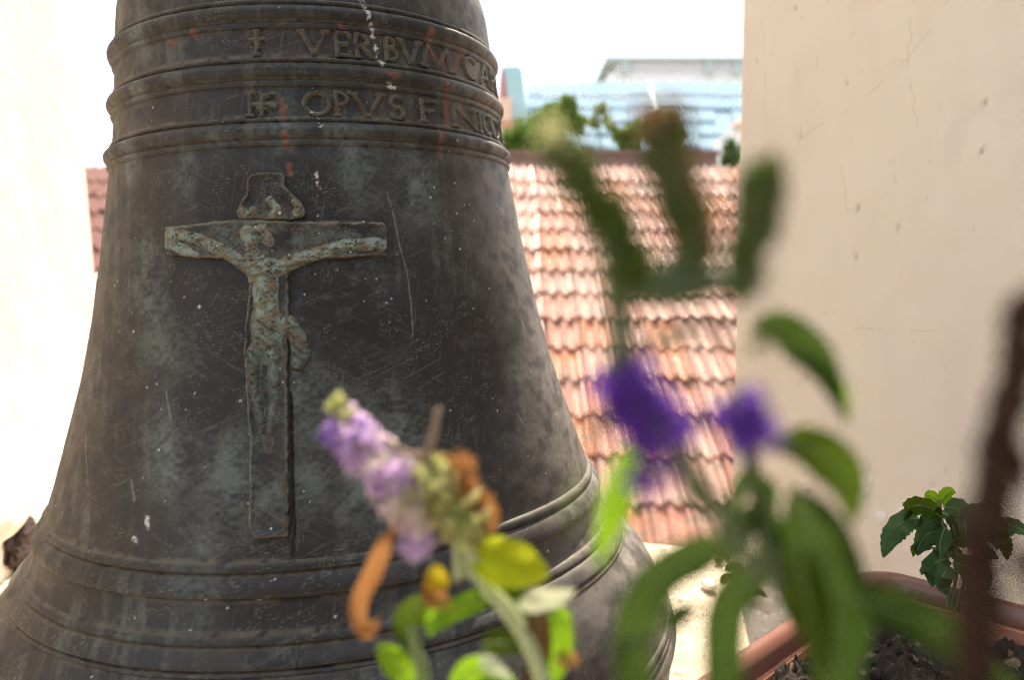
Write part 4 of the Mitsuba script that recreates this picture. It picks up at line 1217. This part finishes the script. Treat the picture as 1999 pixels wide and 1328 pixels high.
put(f'{B}__bud_spike_001__buds', spike(sp2, DB, 126, 380, .0028, 'bud', 13, (.7, 1)), 'dark_bud_scale')
put(f'{B}__bud_spike_001__dry_buds', spike([(1375, 500), (1340, 380), (1290, 250), (1270, 240)], DB, 130, 260, .0028, 'bud', 14, (.6, 1)), 'dry_bud_scale')
sp3 = [(1442, 580), (1464, 470), (1486, 390), (1496, 314)]
put(f'{B}__bud_spike', core(sp3, DB, 72, (.8, 1)), 'dark_bud_scale', smooth=True)
put(f'{B}__bud_spike_002__buds', spike(sp3, DB, 104, 340, .0026, 'bud', 15, (.9, 1)), 'dark_bud_scale')
f1 = [(1195, 705), (1225, 765), (1265, 810), (1305, 865)]
put(f'{B}__flower_cluster', core(f1, DB, 50), 'dark_bud_scale', smooth=True)
put(f'{B}__flower_cluster__florets', spike(f1, DB, 140, 120, .0032, 'floret', 16, (.8, 1)), 'violet_petal')
f2 = [(1430, 770), (1452, 815), (1478, 860)]
put(f'{B}__flower_cluster', core(f2, DB, 46), 'dark_bud_scale', smooth=True)
put(f'{B}__flower_cluster_001__florets', spike(f2, DB, 112, 85, .0030, 'floret', 17, (.8, 1)), 'violet_petal')
put(f'{B}__flower_cluster', core([(1245, 905), (1262, 925), (1275, 945)], DB, 20), 'dark_bud_scale', smooth=True)
put(f'{B}__flower_cluster_002__florets', spike([(1240, 900), (1262, 925), (1275, 945)], DB, 46, 16, .0030, 'floret', 18), 'violet_petal')
for nm in ('bud_spike__buds', 'bud_spike__dry_buds', 'bud_spike_001__buds', 'bud_spike_001__dry_buds', 'bud_spike_002__buds', 'flower_cluster__florets', 'flower_cluster_001__florets', 'flower_cluster_002__florets'):
    labels[f'{B}__{nm}'] = {'kind': 'stuff'}
L(B, 'leaf', 'bright_leaf', [(1238, 862), (1212, 940), (1186, 1030), (1166, 1112)], .15, 66, .25, .15)
L(B, 'leaf', 'dark_leaf', [(1462, 640), (1520, 642), (1570, 680), (1615, 735), (1656, 830)], .16, 82, .35, .15)
L(B, 'leaf', 'bright_leaf', [(1560, 672), (1612, 728), (1640, 780), (1657, 832)], .1605, 46, .35, .1)
L(B, 'leaf', 'green_leaf', [(1510, 872), (1570, 872), (1625, 905), (1658, 960), (1662, 1030)], .16, 96, .3, .1)
L(B, 'leaf', 'dark_leaf', [(1545, 948), (1590, 1050), (1622, 1180), (1632, 1300), (1632, 1460)], .155, 150, .2, .1)
L(B, 'leaf', 'green_leaf', [(1560, 1060), (1570, 1150), (1590, 1230), (1620, 1340)], .152, 90, .4, .1)
L(B, 'leaf', 'dark_leaf', [(1445, 1050), (1360, 1082), (1285, 1130), (1238, 1215), (1236, 1320), (1256, 1440)], .15, 84, .35, .1, shape='strap')
L(B, 'leaf', 'dark_leaf', [(1500, 1130), (1440, 1150), (1412, 1220), (1412, 1320), (1420, 1420)], .15, 80, .3, .1, shape='strap')
L(B, 'leaf', 'dark_leaf', [(1295, 1232), (1330, 1200), (1370, 1186)], .15, 46, .2, .1, shape='oval')
for q, w, dd in [([(1484, 1000), (1510, 1050), (1516, 1110)], 62, .17), ([(1478, 985), (1452, 1030), (1446, 1090)], 54, .165), ([(1500, 1080), (1470, 1130), (1462, 1190)], 58, .17), ([(1472, 930), (1500, 960), (1512, 1010)], 40, .16), ([(1515, 1120), (1545, 1170), (1556, 1230)], 60, .17), ([(1440, 1005), (1415, 1040), (1400, 1080)], 40, .15)]:
    L(B, 'leaf', 'dark_leaf', q, dd, w, .35, .15, shape='oval')
put(f'{B}__stem', stem([(1300, 1228), (1260, 1246), (1200, 1260)], .15, 16, 14), 'dark_stem', smooth=True)
L(B, 'leaf', 'dark_leaf', [(1335, 920), (1358, 965), (1400, 992), (1430, 985)], .125, 44, .4, .1)
L(B, 'leaf', 'dark_leaf', [(1660, 1168), (1750, 1192), (1850, 1248), (1930, 1330), (1990, 1440)], .15, 84, .3, .1, shape='strap')
L(B, 'leaf', 'dark_leaf', [(1150, 870), (1172, 826), (1222, 812), (1262, 830)], .125, 26, .6, .1, shape='strap')
L(B, 'leaf', 'green_leaf', [(1150, 900), (1124, 950), (1108, 1020), (1112, 1060)], .105, 26, .9, .1)
L(B, 'leaf', 'dark_leaf', [(1262, 690), (1300, 660), (1360, 645), (1430, 648)], .115, 40, .7, .1)
L(B, 'leaf', 'dark_leaf', [(1300, 840), (1350, 822), (1402, 838)], .13, 24, .5, .1)
L(B, 'leaf', 'dark_leaf', [(1470, 900), (1440, 960), (1430, 1020)], .17, 36, .5, .1)
L(B, 'leaf', 'dark_leaf', [(1478, 1000), (1440, 1040), (1420, 1085), (1425, 1120)], .17, 60, .3, .1, shape='oval')
L(B, 'leaf', 'dark_leaf', [(1485, 1040), (1530, 1080), (1545, 1130), (1530, 1180)], .17, 70, .3, .1, shape='oval')
L(B, 'leaf', 'green_leaf', [(1466, 690), (1480, 672), (1530, 655), (1560, 672)], .12, 30, .7, .1, shape='strap')
L(B, 'leaf', 'dark_leaf', [(1500, 880), (1530, 872), (1560, 880)], .16, 24, .5, .1, shape='strap')
tag(B, 'tall dark blurred plant with three bud spikes and violet flowers', 'plant')

# -- the dried stalk at the right edge of the picture
S = 'dried_stalk'
put(f'{S}__stem', stem([(2015, 575), (1992, 640), (1984, 740), (1950, 860), (1938, 980), (1908, 1090), (1912, 1200), (1900, 1330), (1890, 1500)], .105, 58, 96, 60, .6), 'woody_stem', smooth=True)
put(f'{S}__twig', stem([(1955, 613), (1985, 606), (2030, 604)], .105, 24, 26), 'woody_stem', smooth=True)
L(S, 'withered_leaf', 'dead_leaf', [(1985, 1060), (2002, 1100), (2020, 1150), (2030, 1220)], .115, 50, .3, .2, shape='oval')
for q, w in [([(1990, 700), (1960, 740), (1945, 790)], 40), ([(1960, 860), (1985, 900), (2005, 960)], 46), ([(1910, 1130), (1880, 1190), (1872, 1260)], 40)]:
    L(S, 'dry_leaf', 'dead_leaf', q, .11, w, .5, .3, shape='oval', curl=.8)
tag(S, 'thick dark brown woody stalk, badly blurred, at the right edge of the picture', 'plant')

# -- the small plant with toothed leaves in the terracotta pot
Mn = 'mint_plant'
DM = .60
for q in ([(1850, 1190), (1852, 1120), (1846, 1060), (1838, 1010), (1834, 975)], [(1856, 1190), (1868, 1110), (1866, 1050), (1852, 1000)], [(1862, 1195), (1890, 1120), (1915, 1060), (1940, 1020)], [(1852, 1130), (1835, 1100), (1822, 1070)]):
    put(f'{Mn}__stem', stem([(*p, DM) for p in q], DM, 7, 5), 'green_stem', smooth=True)
ML = [([(1792, 1012), (1760, 1022), (1736, 1052), (1724, 1090)], 44, .3, 'mint_leaf'), ([(1832, 1000), (1800, 988), (1776, 992), (1762, 1018)], 34, .2, 'green_leaf'), ([(1838, 1006), (1812, 1016), (1795, 1048), (1790, 1080)], 40, .5, 'mint_leaf'),
      ([(1836, 985), (1852, 964), (1866, 962)], 28, .1, 'bright_leaf'), ([(1836, 985), (1815, 968), (1804, 974)], 24, .1, 'bright_leaf'), ([(1842, 990), (1870, 998), (1884, 1030), (1884, 1066)], 46, .4, 'mint_leaf'),
      ([(1850, 1040), (1818, 1040), (1796, 1062), (1790, 1086)], 42, .4, 'mint_leaf'), ([(1850, 1060), (1880, 1052), (1906, 1066), (1920, 1100)], 46, .4, 'mint_leaf'), ([(1866, 1040), (1890, 1010), (1925, 1002), (1952, 1016)], 44, -.3, 'mint_leaf'),
      ([(1822, 1070), (1800, 1066), (1784, 1072), (1782, 1088)], 22, .3, 'green_leaf'), ([(1850, 1090), (1828, 1100), (1816, 1124), (1818, 1148)], 44, .3, 'mint_leaf'), ([(1860, 1100), (1880, 1106), (1896, 1130), (1900, 1160)], 44, .3, 'mint_leaf'),
      ([(1920, 1050), (1950, 1030), (1985, 1030), (2010, 1048)], 42, -.3, 'mint_leaf'), ([(1930, 1035), (1955, 1060), (1965, 1095)], 38, .3, 'dark_leaf'), ([(1845, 1030), (1835, 1060), (1836, 1090)], 36, .6, 'mint_leaf'), ([(1838, 1000), (1856, 1012), (1864, 1040)], 30, .5, 'mint_leaf'),
      ([(1852, 1105), (1840, 1130), (1846, 1160)], 34, .4, 'mint_leaf'), ([(1838, 1010), (1818, 1000), (1802, 1008)], 26, -.4, 'green_leaf'), ([(1868, 1050), (1846, 1062), (1834, 1084)], 30, .2, 'green_leaf'), ([(1900, 1090), (1925, 1080), (1950, 1092)], 34, -.3, 'mint_leaf'), ([(1890, 1110), (1915, 1120), (1930, 1146)], 36, .4, 'dark_leaf'), ([(1846, 1070), (1866, 1080), (1876, 1104)], 30, -.4, 'green_leaf')]
for i, (q, w, ro, mt) in enumerate(ML):
    L(Mn, 'leaf', mt, [(x, y, DM + rng.normal(0, .012)) for x, y in q], DM, w, ro, .25, n=19, teeth=1, shape='oval', curl=.6, seed=i)
tag(Mn, 'small herb with toothed drooping green leaves, growing in the planter box', 'plant')

# ------------------------------------------------------------------ bits lying on the ledge
def chip(key, px, py, sx, sy, sz, mat, seed, label, cat):
    d = FWD + (px - W / 2) / FOCAL * RIGHT - (py - H / 2) / FOCAL * UP
    c = EYE + d * ((0.004 - EYE[2]) / d[2])
    m = trimesh.creation.icosphere(2, 1.0)
    r = np.random.default_rng(seed)
    m.vertices = np.sign(m.vertices) * np.abs(m.vertices) ** .6
    m.vertices *= 1 + .25 * (meshkit.fbm(m.vertices * 1.6 + seed, 3, seed) - .5)[:, None]
    m.vertices *= np.array([sx, sy, sz]) * .5
    m.apply_transform(trimesh.transformations.rotation_matrix(r.uniform(0, 3), [0, 0, 1]))
    m.vertices += c + [0, 0, sz * .42]
    k = put(key, m, mat, smooth=30)
    tag(k, label, cat)


weathered('plaster_chip_material', (.66, .60, .52), (.76, .71, .64), 60)
chip('plaster_fragment', 1383, 1147, .030, .016, .010, 'plaster_chip_material', 1, 'white plaster fragment on the sunlit ledge, half hidden by the plants', 'rubble')
chip('brick_fragment', 1404, 1096, .016, .013, .010, 'terracotta_material', 2, 'small orange brick fragment lying near the edge of the ledge', 'rubble')
for i, (px, py) in enumerate([(1440, 1118), (1462, 1150), (1452, 1132), (1478, 1165), (1430, 1140)]):
    d = FWD + (px - W / 2) / FOCAL * RIGHT - (py - H / 2) / FOCAL * UP
    tt = (0.012 - EYE[2]) / d[2]
    q = [(px - 24, py + 6 * (i % 3 - 1), tt), (px, py - 6, tt), (px + 22, py + 5, tt)]
    k = put('fallen_leaf', leaf(q, tt, 24, .8, .4, shape='oval', curl=1.0, seed=i), 'brown_leaf', smooth=True)
    tag(k, ['shrivelled brown leaf lying furthest left in the litter by the right pier', 'shrivelled brown leaf lying rightmost but one in the litter by the pier', 'shrivelled brown leaf in the middle of the litter by the pier', 'shrivelled brown leaf lying rightmost in the litter by the pier', 'shrivelled brown leaf just left of the litter by the pier'][i], 'leaf', 'fallen leaves by the right pier')

# broken place at the foot of the left pier
weathered('broken_brick_material', (.016, .010, .008), (.05, .026, .02), 40)
m = trimesh.creation.icosphere(5, 1.0)
m.vertices *= (1 + .9 * (meshkit.fbm(m.vertices * 2.2 + 3, 4, 5) - .5))[:, None]
m.vertices = m.vertices * np.array([.014, .052, .034]) + [-0.474, .478, .034]
put('plaster_pier__broken_patch', m, 'broken_brick_material', smooth=30)
m = trimesh.creation.icosphere(5, 1.0)
m.vertices *= (1 + .3 * (meshkit.fbm(m.vertices * 1.5 + 8, 3, 6) - .5))[:, None]
m.vertices = m.vertices * np.array([.045, .12, .045]) + [-0.484, .40, .105]
put('plaster_pier__bulge', m, 'plaster_material', smooth=True)
labels['plaster_pier__broken_patch'] = {'label': 'dark brown broken patch at the foot of the sunlit pier'}

# flaked paint on the right pier
principled('bare_plaster_material', (.80, .78, .76), 0.8)
for i, (px, py, sz) in enumerate([(1689, 950, 20), (1719, 1008, 13), (1762, 1002, 12), (1698, 936, 8), (1742, 1010, 7)]):
    c = right_edge(px, py)
    R = sz / FOCAL * np.linalg.norm(c - EYE) * .62
    th = np.arange(22) * 2 * np.pi / 22
    rr = R * (1 + 1.1 * (meshkit.fbm(np.stack([np.cos(th) * 1.3 + 7 * i, np.sin(th) * 1.3, 0 * th], -1), 3, 5) - .5))
    nn = np.array([PIER_S[1], -PIER_S[0], 0])
    nn = nn if nn @ (EYE - c) > 0 else -nn
    P = c + np.outer(rr * np.cos(th), [*PIER_S, 0]) + np.outer(rr * np.sin(th), [0, 0, 1.0])
    v = np.vstack([P - nn * .001, P + nn * .0012, (c + nn * .0016)[None]])
    f = [q for k in range(22) for q in ([k, (k + 1) % 22, 22 + (k + 1) % 22], [k, 22 + (k + 1) % 22, 22 + k], [22 + k, 22 + (k + 1) % 22, 44])]
    m = trimesh.Trimesh(v, f, process=False)
    put('plaster_pier_001__flaked_patch', m, 'bare_plaster_material')
labels['plaster_pier_001__flaked_patch'] = {'label': 'white patch where the cream paint has flaked off'}
